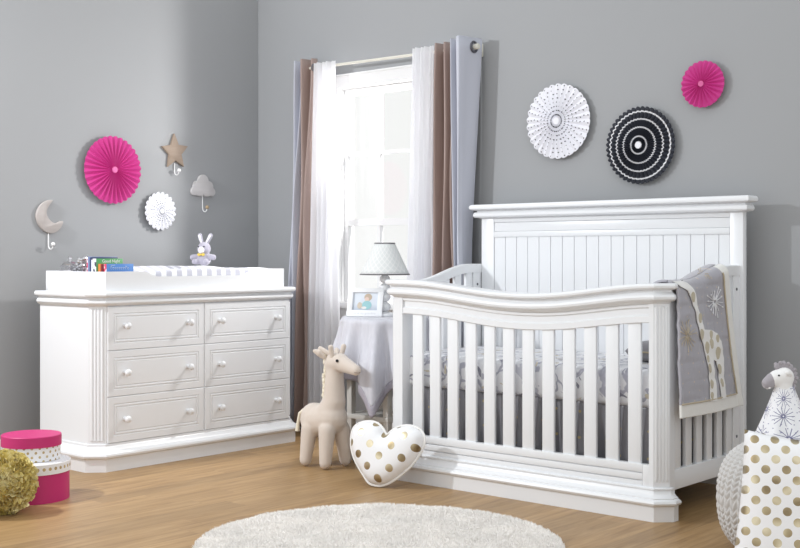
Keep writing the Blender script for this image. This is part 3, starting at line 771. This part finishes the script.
# cushion at right end of the mattress
def pillow_bm(a, bb_, T, n_=26, pinch=.07):
    bm = B()
    def side(sg):
        def f(u, v):
            p, q = 2*u-1, 2*v-1
            return (a*p*(1-pinch*(1-q*q)), bb_*q*(1-pinch*(1-p*p)), sg*T*max(0,((1-p**4)*(1-q**4)))**.5)
        return f
    grid(bm, side(1), n_, n_); t2 = B(); grid(t2, lambda u, v: side(-1)(1-u, v), n_, n_); join(bm, t2)
    bmesh.ops.remove_doubles(bm, verts=bm.verts, dist=1e-5); bmesh.ops.recalc_face_normals(bm, faces=bm.faces[:]); return bm
t = thing('cushion', 'small grey cushion lying on the mattress at its right end', 'cushion', (-2.515, 4.60, .637), (0,0,math.radians(4)), local=True)
bm = pillow_bm(.11, .10, .045); obj('cushion_cover', bm, cloth('dark_grey_cloth', (.34,.33,.35), .3), t, world=False, ang=180)
b = B(); tube(b, [(math.copysign(abs(math.cos(a))**.35, math.cos(a))*.108*(1-.05*abs(math.sin(2*a))), math.copysign(abs(math.sin(a))**.35, math.sin(a))*.098, 0) for a in [2*PI*k/60 for k in range(61)]], .004, 8); obj('piping', b, tan_piping, t, world=False)

# ------------------------------------------------------------------ quilt over the right side
QX = -2.238
def qtop(y): return sz(y)+.022
KQ = 2.24/2.16
def qpt(Y, Z): return (Y*KQ, 1.05+(Z-1.05)*KQ)      # measured on the hanging face
def puff(y, z):
    a = abs(math.sin(PI*(y-4.19)/.0755)); c_ = abs(math.sin(PI*(z-.40)/.0755))
    return .0035*(a*c_)**.4+.004*noise.noise((0,y*14,z*9))+.003*noise.noise((3,y*6,z*30))
def qface(y, z, off=0.0, pf=1.0):
    zt = qtop(y); d = zt-z
    # rounded shoulder over the rail
    r = .045
    fl = .028*max(0, (.9-z)/.5)**1.4 + .008*math.sin(11*y+6*z)
    xx = QX+fl+puff(y,z)*pf+off
    if d < r: xx -= r-math.sqrt(max(0, r*r-(r-max(d,0))**2))
    return (xx, y, z)
q0 = lambda z: 4.246-.0*z          # front edge of the quilt
def q1(z): return lerp(4.685, 4.80, min(1, max(0, (1.0-z)/.58)))
t = thing('baby_quilt', 'grey baby quilt with a white giraffe hung over the right crib side', 'quilt', (-2.25, 4.54, .41))
ZB = .408
def qsurf(ya, yb, za, zb, m, name, nu, nv, off=0, pf=1.0, thick=.012):
    b = B()
    def fn(u, v):
        yy0 = ya(v) if callable(ya) else ya; 
        z_n = v
        y_est = 4.45
        zt = None
        # iterate: z runs from top edge (depends on y) to zb
        z = lerp(.98, .43, v); y = lerp(ya(z), yb(z), u)
        zt = za(y); z = lerp(zt, zb(y), v); y = lerp(ya(z), yb(z), u); z = lerp(za(y), zb(y), v)
        return qface(y, z, off, pf)
    grid(b, fn, nu, nv)
    o = obj(name, b, m, t, ang=180); s = o.modifiers.new('s', 'SOLIDIFY'); s.thickness = thick; s.offset = 1
    return o
br = lambda z: q1(z)-.05
qsurf(q0, br, qtop, lambda y: ZB+.052, quilt_grey, 'quilted_panel', 90, 120)
qsurf(br, q1, qtop, lambda y: ZB, cream_minky, 'side_border', 12, 110, .003, .25)
qsurf(q0, br, lambda y: ZB+.054, lambda y: ZB, cream_minky, 'bottom_border', 70, 12, .003, .25)
# over the rail and down inside
b = B()
def inner(u, v):
    y = lerp(4.250, 4.670, u); zt = qtop(y); L = .03+.20; s = v*(.13+L)
    xo = QX-.045
    if s < .13:
        q = s/.13; return (xo-.085*q, y, zt+.004*math.sin(PI*q)-.028*q*q+.004*math.sin(14*y)*q)
    s -= .13
    return (xo-.085-min(s,.015), y, zt-.028-max(0, s-.008)*.6+.004*math.sin(14*y))
grid(b, inner, 50, 40); o = obj('inner_drop', b, quilt_grey, t, ang=180); s = o.modifiers.new('s', 'SOLIDIFY'); s.thickness = .010; s.offset = -1
# piping between panel and border
b = B(); pts = [qface(br(z), z, .006, .3) for z in [lerp(qtop(4.58)-.01, ZB+.055, k/40) for k in range(41)]]
pts += [qface(lerp(br(ZB+.055), q0(ZB+.055), k/30), ZB+.055, .006, .3) for k in range(1, 31)]
tube(b, pts, .0035, 6); obj('piping', b, tan_piping, t)
gout = [(4.095,.968),(4.148,.973),(4.165,.982),(4.18,.966),(4.222,.946),(4.242,.927),(4.265,.900),(4.280,.846),(4.311,.798),(4.319,.761),(4.390,.756),(4.443,.740),(4.478,.705),(4.492,.637),(4.483,.564),(4.483,.478),(4.435,.479),(4.429,.519),(4.435,.592),(4.419,.629),(4.390,.637),(4.382,.614),(4.390,.547),(4.382,.475),(4.329,.478),(4.334,.551),(4.329,.612),(4.319,.660),(4.303,.709),(4.278,.746),(4.268,.782),(4.247,.842),(4.217,.890),(4.187,.916),(4.143,.932),(4.124,.944)]
gout = [qpt(y-.028, z) for y, z in gout]
b = B(); patch(b, gout, .012, lambda y, z, o: qface(y, min(z, qtop(y)-.004), .004+o), .003); ga = obj('giraffe_applique', b, app_white, t, ang=60)
spots = [(4.235,.891,.017),(4.293,.807,.016),(4.291,.743,.018),(4.337,.689,.020),(4.382,.702,.017),(4.440,.661,.021),(4.384,.738,.014),(4.443,.719,.013),(4.340,.608,.015),(4.443,.597,.017),(4.350,.545,.015),(4.452,.542,.014),(4.345,.500,.012),(4.335,.645,.012)]
for (y, z, r) in spots:
    y, z = qpt(y-.028, z); pl = [(y+r*1.0*math.cos(a)*(1+.15*math.sin(3*a)), z+r*1.25*math.sin(a)) for a in [2*PI*k/14 for k in range(14)]]
    b = B(); patch(b, pl, .008, lambda y, z, o: qface(y, z, .0072+o), .0015); obj('spot', b, app_tan, ga, ang=60)
b = B(); y, z = qpt(4.172, .955); ball(b, qface(y, z, .008), .004, 8); obj('eye', b, mat('grey_thread', (.3,.3,.32), .6), ga)
def burst(y, z, R, nr, m, seed, wid=.0016):
    y, z = qpt(y-.028, z); b = B(); r3 = random.Random(seed)
    for k in range(nr):
        a = 2*PI*k/nr+r3.uniform(-.1,.1); rr = R*r3.uniform(.6,1.0)
        pts = [qface(y+math.cos(a)*s, z+math.sin(a)*s, .004) for s in [lerp(.008, rr, j/6) for j in range(7)]]
        tube(b, pts, [wid*1.4]*3+[wid]*4, 6)
        if r3.random() < .5: ball(b, pts[-1], wid*2.2, 8)
    obj('starburst_embroidery', b, m, t)
burst(4.440, .866, .072, 16, silver_thread, 1, .0018); burst(4.172, .745, .075, 15, gold_thread, 2, .0013); burst(4.40, .98, .03, 8, gold_thread, 4, .001)

# ------------------------------------------------------------------ side table, cloth, frame, lamp
TX, TY, TT = -4.06, 4.556, .735
t = thing('side_table', 'small white side table with a lower shelf under a grey cloth', 'table', (TX, TY, 0), (0,0,0))
tp = mat('off_white_paint', (.66,.64,.60), .5)
b = B(); lathe(b, [(.205,TT-.022),(.21,TT-.018),(.21,TT-.008),(.205,TT-.004)], 40, mtx=Matrix.Translation((TX,TY,0))); obj('table_top', b, tp, t)
for sx in (-1,1):
    for sy in (-1,1):
        b = B(); x, y = TX+sx*.125, TY+sy*.125; box(b, x-.017, x+.017, y-.017, y+.017, 0, TT-.02, .003); obj('leg', b, tp, t)
b = B(); box(b, TX-.145, TX+.145, TY-.145, TY+.145, .215, .240, .003); obj('shelf', b, tp, t)
cloth_m = mat('silver_grey_table_cloth', (.60,.60,.66), .55, sheen=.35)
n = N(cloth_m); a = n.noise(n.mapping(n.coord(), (25,25,6)), 3, 4); n.base(n.mix(a, (.52,.52,.58), (.69,.69,.74))); n.bump(a, .3, .003)
band_m = mat('mauve_satin_band', (.40,.375,.43), .35, sheen=.2)
t = thing('table_cloth', 'silver grey cloth with a mauve satin edge draped over the side table', 'tablecloth', (TX, TY, TT))
fwd = math.atan2(-.755, .656)              # towards the room
def cl_fn(th, s):                           # s = 0 centre .. 1 hem
    rot = fwd-.20                            # a corner of the cloth faces the room
    c_ = (th-rot+PI/4) % (PI/2)-PI/4
    L = .505/max(math.cos(PI/4-abs(c_)), .72); L = min(L, .70)
    d = s*L; r0 = .212
    if d <= r0: return (TX+d*math.cos(th), TY+d*math.sin(th), TT+.001)
    h = d-r0; k = min(1, h/.25)
    fold = (.040*math.sin(10*th+.6+.5*math.sin(2*th))+.018*math.sin(19*th+2))*k
    rr = r0+.008+.05*k*k+fold*.95+.012*min(1,h/.02); drop = h*.985
    return (TX+rr*math.cos(th), TY+rr*math.sin(th), TT-drop+.004*math.exp(-h*60))
NS = 180
b = B(); grid(b, lambda u, v: cl_fn(2*PI*u, .02+.90*v), NS, 46, True); o = obj('cloth', b, cloth_m, t, ang=180); s = o.modifiers.new('s','SOLIDIFY'); s.thickness = .002; s.offset = 0
b = B(); grid(b, lambda u, v: cl_fn(2*PI*u, .918+.082*v), NS, 4, True); o = obj('satin_edge', b, band_m, t, ang=180); s = o.modifiers.new('s','SOLIDIFY'); s.thickness = .004; s.offset = 0
# frame
FZ = TT+.003
t = thing('photo_frame', 'white photo frame showing a small child, leaning on the side table', 'photo frame', (-4.125, 4.462, FZ), (math.radians(74),0,math.radians(24)), local=True)
b = B()
fw, fh = .096, .150
for a in ((-fw, fw, 0, .034), (-fw, fw, fh-.022, fh), (-fw, -fw+.028, .032, fh-.02), (fw-.028, fw, .032, fh-.02)): box(b, a[0], a[1], a[2], a[3], -.012, .004, .0015)
obj('frame', b, white_paint, t, world=False)
b = B(); box(b, -fw+.02, fw-.02, .028, fh-.016, -.010, -.006); pm = mat('photo_background', (.62,.68,.76), .3)
n = N(pm); _, y_, _ = n.xyz(n.coord()); n.base(n.ramp(n.math('MULTIPLY', y_, 6.6), [(.25,(.45,.50,.58)), (.45,(.66,.71,.78)), (1,(.72,.77,.83))]))
ph = obj('photograph', b, pm, t, world=False)
def pshape(nm, cx, cy, rx, ry, col, k):
    b = B(); lathe(b, [(1,0),(1,.0004)], 20, mtx=Matrix.Translation((cx, cy, -.006+.0004*k)) @ Matrix.Diagonal((rx, ry, 1, 1))); obj(nm, b, mat('print_'+nm, col, .4), ph, world=False)
pshape('printed_hair', .012, .104, .021, .019, (.50,.40,.30), 1); pshape('printed_face', .006, .093, .012, .012, (.72,.55,.47), 2); pshape('printed_shirt', .008, .062, .026, .023, (.30,.55,.58), 3); pshape('printed_toy', -.030, .060, .013, .017, (.58,.50,.40), 4); pshape('printed_sock', -.006, .048, .014, .007, (.75,.73,.72), 5)
b = B(); box(b, -.02, .02, 0, .11, -.016, -.012, .001, mtx=Matrix.Identity(4)); obj('easel_back', b, white_paint, t, world=False)
tb = text_bm('me & my grandma', .017, .0003); bmesh.ops.transform(tb, matrix=Matrix.Translation((0,.017,.0042)), verts=tb.verts); obj('lettering', tb, mat('pale_grey_ink', (.62,.63,.66), .5), t, world=False)
# lamp
LX, LY = -4.068, 4.560
t = thing('table_lamp', 'table lamp with a stacked-ball white base and tapered lattice shade', 'lamp', (LX, LY, TT+.003))
z0 = TT+.003
b = B(); lathe(b, [(.055,0),(.057,.006),(.054,.014),(.04,.02),(.018,.024)], 32, mtx=Matrix.Translation((LX,LY,z0))); obj('foot', b, white_paint, t)
b = B(); prof = []
zc = .024
for r in (.031,.030,.029,.027,.025):
    for k in range(9):
        a = -PI/2+PI*k/8; prof.append((max(.011, r*math.cos(a)), zc+r*.82*(1+math.sin(a))))
    zc += r*.82*2
prof.append((.011, zc+.03)); lathe(b, prof, 28, mtx=Matrix.Translation((LX,LY,z0))); obj('stem', b, white_paint, t, ang=60)
shade_m = mat('lattice_shade', (.68,.70,.70), .8)
n = N(shade_m); u, v, _ = n.xyz(n.coord('UV'))
a = n.math('ABSOLUTE', n.math('SUBTRACT', n.math('FRACT', n.math('ADD', n.math('MULTIPLY', u, 22), n.math('MULTIPLY', v, 5))), .5)); c_ = n.math('ABSOLUTE', n.math('SUBTRACT', n.math('FRACT', n.math('SUBTRACT', n.math('MULTIPLY', u, 22), n.math('MULTIPLY', v, 5))), .5))
n.base(n.mix(n.math('GREATER_THAN', n.math('MAXIMUM', a, c_), .43), (.68,.70,.695), (.80,.80,.79)))
S0, S1 = .955, 1.116
b = B(); grid(b, lambda u, v: (LX+lerp(.128,.052,v)*math.cos(2*PI*u), LY+lerp(.128,.052,v)*math.sin(2*PI*u), lerp(S0,S1,v)), 64, 8, True, uvfn=lambda u, v: (u, v)); o = obj('shade', b, shade_m, t, ang=180); s = o.modifiers.new('s','SOLIDIFY'); s.thickness = .002
trimm = cloth('charcoal_trim', (.10,.09,.10), .2)
for r, zz in ((.128,S0),(.052,S1)):
    b = B(); tube(b, [(LX+r*math.cos(2*PI*k/64), LY+r*math.sin(2*PI*k/64), zz) for k in range(65)], .003, 8); obj('shade_trim', b, trimm, t)
b = B(); tube(b, [(LX-.05, LY, S1-.01), (LX, LY, S1-.012), (LX+.05, LY, S1-.01)], .0015, 6); tube(b, [(LX, LY-.05, S1-.01), (LX, LY, S1-.012), (LX, LY+.05, S1-.01)], .0015, 6); tube(b, [(LX,LY,z0+zc),(LX,LY,S1-.012)], .004, 8); obj('harp', b, silver, t)

# ------------------------------------------------------------------ giraffe plush
gx, gy = -4.145, 4.205
t = thing('toy_giraffe', 'beige plush giraffe standing on the floor beside the crib', 'toy giraffe', (gx, gy, 0))
F_ = lambda a, s, z: (gx+a, gy+s, z)       # a along the body (+X), s across
caps = []
for a, s in ((-.078,-.066),(.066,-.072),(.070,.066),(-.066,.070)):
    caps.append((F_(a,s,.034),.031, F_(a*.88,s*.72,.19),.043))
caps += [(F_(-.068,0,.222),.080, F_(.04,0,.245),.080), (F_(.032,0,.27),.072, F_(.058,0,.33),.058), (F_(.058,0,.33),.057, F_(.060,0,.485),.045), (F_(.055,0,.520),.050, F_(.105,-.004,.526),.045), (F_(.105,-.004,.523),.044, F_(.220,-.016,.494),.027), (F_(-.080,0,.24),.073, F_(-.092,0,.225),.066)]
me = shift(blob(caps, .006, 8), -Vector((gx,gy,0))); obj('body', me, plush_beige, t, world=False, ang=180)
def part_blob(nm, caps, m, vox=.003, it=4, par=None):
    me = shift(blob(caps, vox, it), -Vector((gx,gy,0))); return obj(nm, me, m, par or t, world=False, ang=180)
for s in (-1, 1):
    part_blob('horn', [(F_(.075,s*.030,.55),.0125, F_(.078+.004*s,s*.042,.600),.014)], plush_beige)
    part_blob('ear', [(F_(.030,s*.048,.550),.013, F_(.012,s*.066,.572),.019,(.9,.6,.9)), (F_(.012,s*.066,.572),.018, F_(-.004,s*.078,.580),.011,(.9,.6,.9))], plush_beige)
    b = B(); ball(b, F_(.122, -.006+s*.0410, .537), .0078, 12); obj('eye', b, black_bead, t)
b = B(); r3 = random.Random(5)
for k in range(46):
    z = lerp(.33, .56, k/45); rr = .056 if z < .46 else .047
    for s in (-.012, 0, .012):
        ax = .056-rr-.002+(0 if z < .5 else .0); ball(b, F_(ax+r3.uniform(-.006,.004), s+r3.uniform(-.004,.004), z), r3.uniform(.007,.010), 8, (1.1,.8,1.2))
obj('mane', b, mane_m, t)
part_blob('forelock', [(F_(.03,-.012,.565),.013, F_(-.01,-.03,.588),.013)], plush_beige)
b = B(); tube(b, [F_(-.155,0,.27), F_(-.178,-.01,.25), F_(-.186,-.014,.20), F_(-.188,-.016,.16)], [.009,.008,.008,.012], 10); obj('tail', b, mane_m, t)
b = B(); tube(b, [F_(.231,-.040,.486), F_(.241,-.029,.483), F_(.245,-.012,.484)], .0012, 6); obj('mouth_stitch', b, mat('brown_thread', (.25,.17,.13), .8), t)

# ------------------------------------------------------------------ heart pillow
def inflate(poly, T, D, step):
    bm = B(); P, Fc, n_ = cdt(poly, step); bd = [Vector(p) for p in resample(poly, step)]
    fr, bk = [], []
    for p in P:
        d = edge_dist(p, bd)
        h = T*math.sqrt(max(0, 1-(1-min(1, d/D))**2)) if d > 1e-4 else 0
        v = bm.verts.new((p[0], p[1], h)); fr.append(v); bk.append(bm.verts.new((p[0], p[1], -h)) if h > 0 else v)
    for f in Fc:
        bm.faces.new([fr[i] for i in f])
        try: bm.faces.new([bk[i] for i in f][::-1])
        except ValueError: pass
    bmesh.ops.smooth_vert(bm, verts=[v for v in bm.verts if abs(v.co.z) > 1e-5], factor=.5, use_axis_z=True); bmesh.ops.smooth_vert(bm, verts=[v for v in bm.verts if abs(v.co.z) > 1e-5], factor=.5, use_axis_z=True)
    bmesh.ops.recalc_face_normals(bm, faces=bm.faces[:]); return bm
hq = [(315,140),(350,95),(400,65),(450,52),(510,58),(560,85),(585,130),(585,190),(560,260),(520,330),(470,390),(410,450),(350,490),(310,501),(260,500),(225,485),(190,440),(140,380),(95,310),(70,240),(60,170),(65,110),(95,70),(150,48),(210,45),(260,65),(300,110)]
hp = smooth_closed([((px-318)/525*.385, (501-py)/455*.287) for px, py in hq][::-1], 2)
t = thing('heart_pillow', 'white heart pillow with gold dots leaning on the crib base', 'pillow', (-3.572, 3.975, .008), (math.radians(75),0,math.radians(12)), local=True)
obj('cover', inflate(hp, .052, .085, .013), heart_cloth, t, world=False, ang=180)
b = B(); pp = [(x, y, 0) for x, y in hp]; tube(b, pp+[pp[0]], .006, 8); obj('piping', b, app_white, t, world=False)

# ------------------------------------------------------------------ hat boxes and pompom
def hatbox(label, x, y, z0, r, h, lidh, body_m, lid_m, top_m):
    t = thing('hat_box', label, 'gift box', (x, y, z0), local=True, group='stacked round hat boxes')
    b = B(); lathe(b, [(r*.96,.001),(r*.965,0),(r*.965,h-lidh*.5)], 64); obj('box', b, body_m, t, world=False)
    b = B(); lathe(b, [(r*.975,h-lidh),(r,h-lidh),(r,h-.003),(r-.003,h)], 64, mtx=None); l = obj('lid', b, [lid_m], t, world=False)
    if top_m:
        b = B(); lathe(b, [(r-.003,h-.0005),(r-.004,h+.0006)], 64); obj('lid_top', b, top_m, l, world=False)
    return t
stripe = mat('grey_striped_paper', (.8,.8,.82), .6); n = N(stripe); x, y, z = n.xyz(n.coord()); n.base(n.mix(n.math('GREATER_THAN', n.math('FRACT', n.math('MULTIPLY', n.math('ADD', x, n.math('MULTIPLY', y, .6)), 60)), .6), (.83,.83,.85), (.55,.55,.58)))
hatbox('lower round hat box, magenta with a white gold-dotted lid', -4.562, 2.816, 0, .162, .168, .046, pink_card, ring_dots('white_lid_gold_dots', .163, .027, .2, .0072, .77, False), stripe)
hatbox('upper round hat box, white with gold dots and a magenta lid', -4.578, 2.822, .170, .127, .107, .047, ring_dots('white_box_gold_dots', .127, .034, .038, .0058, .45), pink_card, None)
pg = mat('gold_tissue', (.55,.45,.17), .35, .15, sheen=.3); n = N(pg); n.base(n.ramp(n.noise(n.coord(), 9, 2), [(.3,(.46,.36,.08)), (.5,(.70,.58,.20)), (.7,(.85,.78,.46))]))
PR = .133
t = thing('paper_pompom', 'gold tissue paper pompom ball on the floor before the hat boxes', 'pompom', (-4.375, 2.575, PR-.006), local=True)
b = B(); r4 = random.Random(11); ball(b, (0,0,0), PR*.80, 24)
for k in range(460):
    zc = 1-2*(k+.5)/460; a = k*2.399963; rr = math.sqrt(1-zc*zc); nrm = Vector((rr*math.cos(a), rr*math.sin(a), zc))
    tx = nrm.orthogonal().normalized(); tx = (Matrix.Rotation(r4.uniform(0, 2*PI), 3, nrm) @ tx); ty = nrm.cross(tx)
    L = PR*r4.uniform(.93,1.03); wd = r4.uniform(.017,.026); rows_ = []
    for j in range(4):
        s = j/3; rad = lerp(PR*.72, L, s); row_ = []
        for i in range(5):
            q = i/4*2-1; cr = .010*math.sin(q*6+k)*s+r4.uniform(-.003,.003)*s
            row_.append(b.verts.new(nrm*(rad-.006*q*q*s+r4.uniform(-.003,.003)*s)+tx*(q*wd*(.4+.6*s))+ty*(cr+.010*s*s*math.sin(k))))
        rows_.append(row_)
    for j in range(3):
        for i in range(4): b.faces.new((rows_[j][i], rows_[j][i+1], rows_[j+1][i+1], rows_[j+1][i]))
o = obj('tissue_petals', b, pg, t, world=False, flat=True)

# ------------------------------------------------------------------ rug
rx, ry, rr_ = -2.842, 3.154, .662
rug_m = mat('cream_shag', (.72,.70,.67), .95, sheen=.4)
n = N(rug_m); n.base(n.ramp(n.noise(n.coord(), 5, 3), [(.3,(.89,.86,.825)), (.6,(.95,.915,.875))]))
t = thing('round_rug', 'round cream shaggy rug lying on the wooden floor', 'rug', (rx, ry, 0))
b = B(); lathe(b, [(rr_-.012,0),(rr_-.004,.004),(rr_-.004,.010),(rr_-.012,.014)], 96, mtx=Matrix.Translation((rx,ry,0))); obj('backing', b, rug_m, t)
r5 = random.Random(2); vs = []; fs = []
for k in range(120000):
    a = r5.uniform(0, 2*PI); q = rr_*math.sqrt(r5.random())*.997
    x, y = q*math.cos(a), q*math.sin(a); h = r5.uniform(.017,.026); ln = r5.uniform(0,.009); d_ = r5.uniform(0, 2*PI)
    if q > rr_-.03: d_ = a+r5.uniform(-.8,.8)
    nz = noise.noise((x*9, y*9, 0)); h *= 1+.25*nz
    w_ = r5.uniform(.0018,.0028); e = r5.uniform(0, PI); ex, ey = w_*math.cos(e), w_*math.sin(e); i0 = len(vs)
    vs += [(x-ex,y-ey,.012),(x+ex,y+ey,.012),(x+ex*.8+ln*.5*math.cos(d_),y+ey*.8+ln*.5*math.sin(d_),.012+(h-.012)*.65),(x-ex*.8+ln*.5*math.cos(d_),y-ey*.8+ln*.5*math.sin(d_),.012+(h-.012)*.65),(x+ln*math.cos(d_),y+ln*math.sin(d_),h)]
    fs += [(i0,i0+1,i0+2,i0+3),(i0+3,i0+2,i0+4)]
me = bpy.data.meshes.new('pile'); me.from_pydata(vs, [], fs); me.update()
o = obj('pile', me, rug_m, t, world=False, flat=True); o['kind'] = 'stuff'

# ------------------------------------------------------------------ pouf, zebra, dotted pillow
px_, py_ = -1.645, 4.003
t = thing('knitted_pouf', 'round pale grey knitted pouf beside the right end of the crib', 'pouf', (px_, py_, 0), local=True)
pouf_m = mat('pale_grey_knit', (.60,.585,.57), .95, sheen=.3); fabric_weave(pouf_m, 500, .3)
NU, NV = 560, 220; PRr, PH = .272, .408
def pouf(u, v):
    ph = -PI/2+PI*v; r = max(0, math.cos(ph))**.62; zz = math.copysign(abs(math.sin(ph))**.80, math.sin(ph))
    # knit: zigzag V stitches in vertical columns
    col = u*44; f = col-math.floor(col); row_ = v*34-1.0*abs(2*f-1); g = row_-math.floor(row_)
    st = (.25+.75*math.sin(PI*g)**.8)*math.sin(PI*f)**.45*min(1, .35+abs(2*f-1)*2.2)
    d = .015*st*max(0, math.cos(ph))**.4
    a = 2*PI*u; R_ = (PRr-.008)*r+d
    return (R_*math.cos(a), R_*math.sin(a), PH/2+(PH/2-.004)*zz+d*math.sin(ph))
b = B(); V = grid(b, pouf, NU, NV, True); bmesh.ops.remove_doubles(b, verts=V[0]+V[-1], dist=1e-4); obj('knit_cover', b, pouf_m, t, world=False, ang=180)
# zebra lovey
zx, zy, zz0 = -1.710, 4.022, PH+.002
lv = mat('starburst_muslin', (.84,.84,.86), .85, sheen=.2)
n = N(lv); uvc = n.coord('UV'); vo = n.new('ShaderNodeTexVoronoi', feature='F1', voronoi_dimensions='2D'); n.set(vo.inputs['Vector'], uvc); vo.inputs['Scale'].default_value = 11.5; vo.inputs['Randomness'].default_value = .55
df = n.new('ShaderNodeVectorMath', operation='SUBTRACT'); n.set(df.inputs[0], uvc); n.set(df.inputs[1], vo.outputs['Position']); dx, dy, _ = n.xyz(df.outputs[0])
r_ = n.math('SQRT', n.math('ADD', n.math('MULTIPLY', dx, dx), n.math('MULTIPLY', dy, dy))); th = n.math('ARCTAN2', dy, dx)
ray = n.math('MULTIPLY', n.math('ABSOLUTE', n.math('SINE', n.math('MULTIPLY', th, 7.0))), r_)
ln = n.math('MULTIPLY', n.math('LESS_THAN', ray, .0075), n.math('MULTIPLY', n.math('LESS_THAN', r_, .039), n.math('GREATER_THAN', r_, .003)))
dots_ = n.stagger(*n.xyz(uvc)[:2], .037, .03, .0022, .3, .2)
c = n.mix(dots_, (.84,.84,.86), (.30,.30,.42)); n.base(n.mix(ln, c, (.17,.17,.29)))
t = thing('toy_zebra', 'plush zebra comforter in starburst muslin sitting on the pouf', 'toy zebra', (zx, zy, zz0), (0,0,math.radians(41)), local=True)
# local: -X looks to the left of the photograph, -Y towards the camera
b = B()
def robe(u, v):
    a = 2*PI*u; k = v**1.1
    r = lerp(.030, .098, k)*(1+.10*k*math.sin(5*a+.8)+.05*k*math.sin(11*a)); return (r*1.05*math.cos(a)+.006+.006*k, r*.85*math.sin(a), lerp(.182, .004, v))
V = grid(b, robe, 72, 24, True, uvfn=lambda u, v: (u*.42, v*.20)); obj('muslin_robe', b, lv, t, world=False, ang=180).modifiers.new('s','SOLIDIFY').thickness = .002
zw = cloth('white_velour', (.84,.83,.82), .5, .95, 300, .4); zg = cloth('grey_velour', (.36,.335,.36), .5, .95, 300, .4)
me = blob([((.004,0,.165),.030,(.002,0,.200),.032), ((.004,0,.213),.036,(-.022,0,.208),.030)], .004, 5); obj('head', me, zw, t, world=False, ang=180)
me = blob([((-.036,0,.204),.025,(-.053,0,.192),.021)], .003, 4); obj('muzzle', me, zg, t, world=False, ang=180)
for s in (-1,1):
    me = blob([((.018,s*.030,.222),.008,(.006,s*.041,.232),.011,(1,.6,.8))], .0025, 3); obj('ear', me, zw, t, world=False, ang=180)
    b = B(); ball(b, (-.022, s*.028, .222), .0035, 10); obj('eye', b, black_bead, t, world=False)
b = B()
for k in range(11):
    a = math.radians(118-17*k); c0 = Vector((.0+.040*math.cos(a), 0, .212+.044*math.sin(a)))
    ball(b, c0, .0125, 10, (.9,.55,.9))
    ball(b, c0+Vector((.008*math.cos(a), .004*(-1)**k, .008*math.sin(a))), .009, 10, (.8,.7,.8))
obj('mane', b, zg, t, world=False)
b = B(); tube(b, [(-.050,-.016,.178), (-.055,0,.174), (-.050,.016,.178)], .004, 8); obj('bib', b, zw, t, world=False)
# dotted pillow
t = thing('throw_pillow', 'square white throw pillow with gold dots leaning on the pouf', 'pillow', (-1.398, 3.556, .236), (math.radians(76), 0, math.radians(27)), local=True)
bm = pillow_bm(.245, .25, .075, 40, .045); bmesh.ops.rotate(bm, verts=bm.verts, cent=(0,0,0), matrix=Matrix.Rotation(math.radians(-6.5), 3, 'Z'))
obj('cover', bm, pillow_cloth, t, world=False, ang=180)

# ------------------------------------------------------------------ light
W = bpy.data.worlds.new('World'); bpy.context.scene.world = W; W.use_nodes = True
bg = W.node_tree.nodes['Background']; bg.inputs[0].default_value = (.95,.98,1,1); bg.inputs[1].default_value = 1.2
def lamp(name, ty, loc, tgt, energy, size, col=(1,1,1), size_y=None, spread=None):
    l = bpy.data.lights.new(name, ty); l.energy = energy; l.color = col
    if ty == 'AREA':
        l.shape = 'RECTANGLE' if size_y else 'DISK'; l.size = size
        if size_y: l.size_y = size_y
        if spread: l.spread = spread
    else: l.shadow_soft_size = size
    o = bpy.data.objects.new(name, l); C.objects.link(o); o.location = loc
    o.rotation_euler = (Vector(tgt)-Vector(loc)).to_track_quat('-Z', 'Y').to_euler(); return o
lamp('window_daylight', 'AREA', (-4.31, YB+.16, 1.86), (-5.1, 4.0, 1.15), 29, .13, (1,.985,.97))
lamp('key_lamp', 'AREA', (-5.25, 1.75, 2.35), (-3.2, 4.4, .6), 62, .11, (.94,.965,1))

# ------------------------------------------------------------------ camera
cam = bpy.data.cameras.new('camera'); co = bpy.data.objects.new('camera', cam); C.objects.link(co)
co.location = (0,0,1.05); co.rotation_euler = (PI/2, 0, math.radians(41))
cam.sensor_width = 36; cam.lens = 1180/800*36; cam.shift_y = -18/800; cam.clip_end = 60
S = bpy.context.scene; S.camera = co
S.view_settings.view_transform = 'Standard'; S.view_settings.look = 'None'; S.view_settings.gamma = 1; S.view_settings.exposure = -0.10
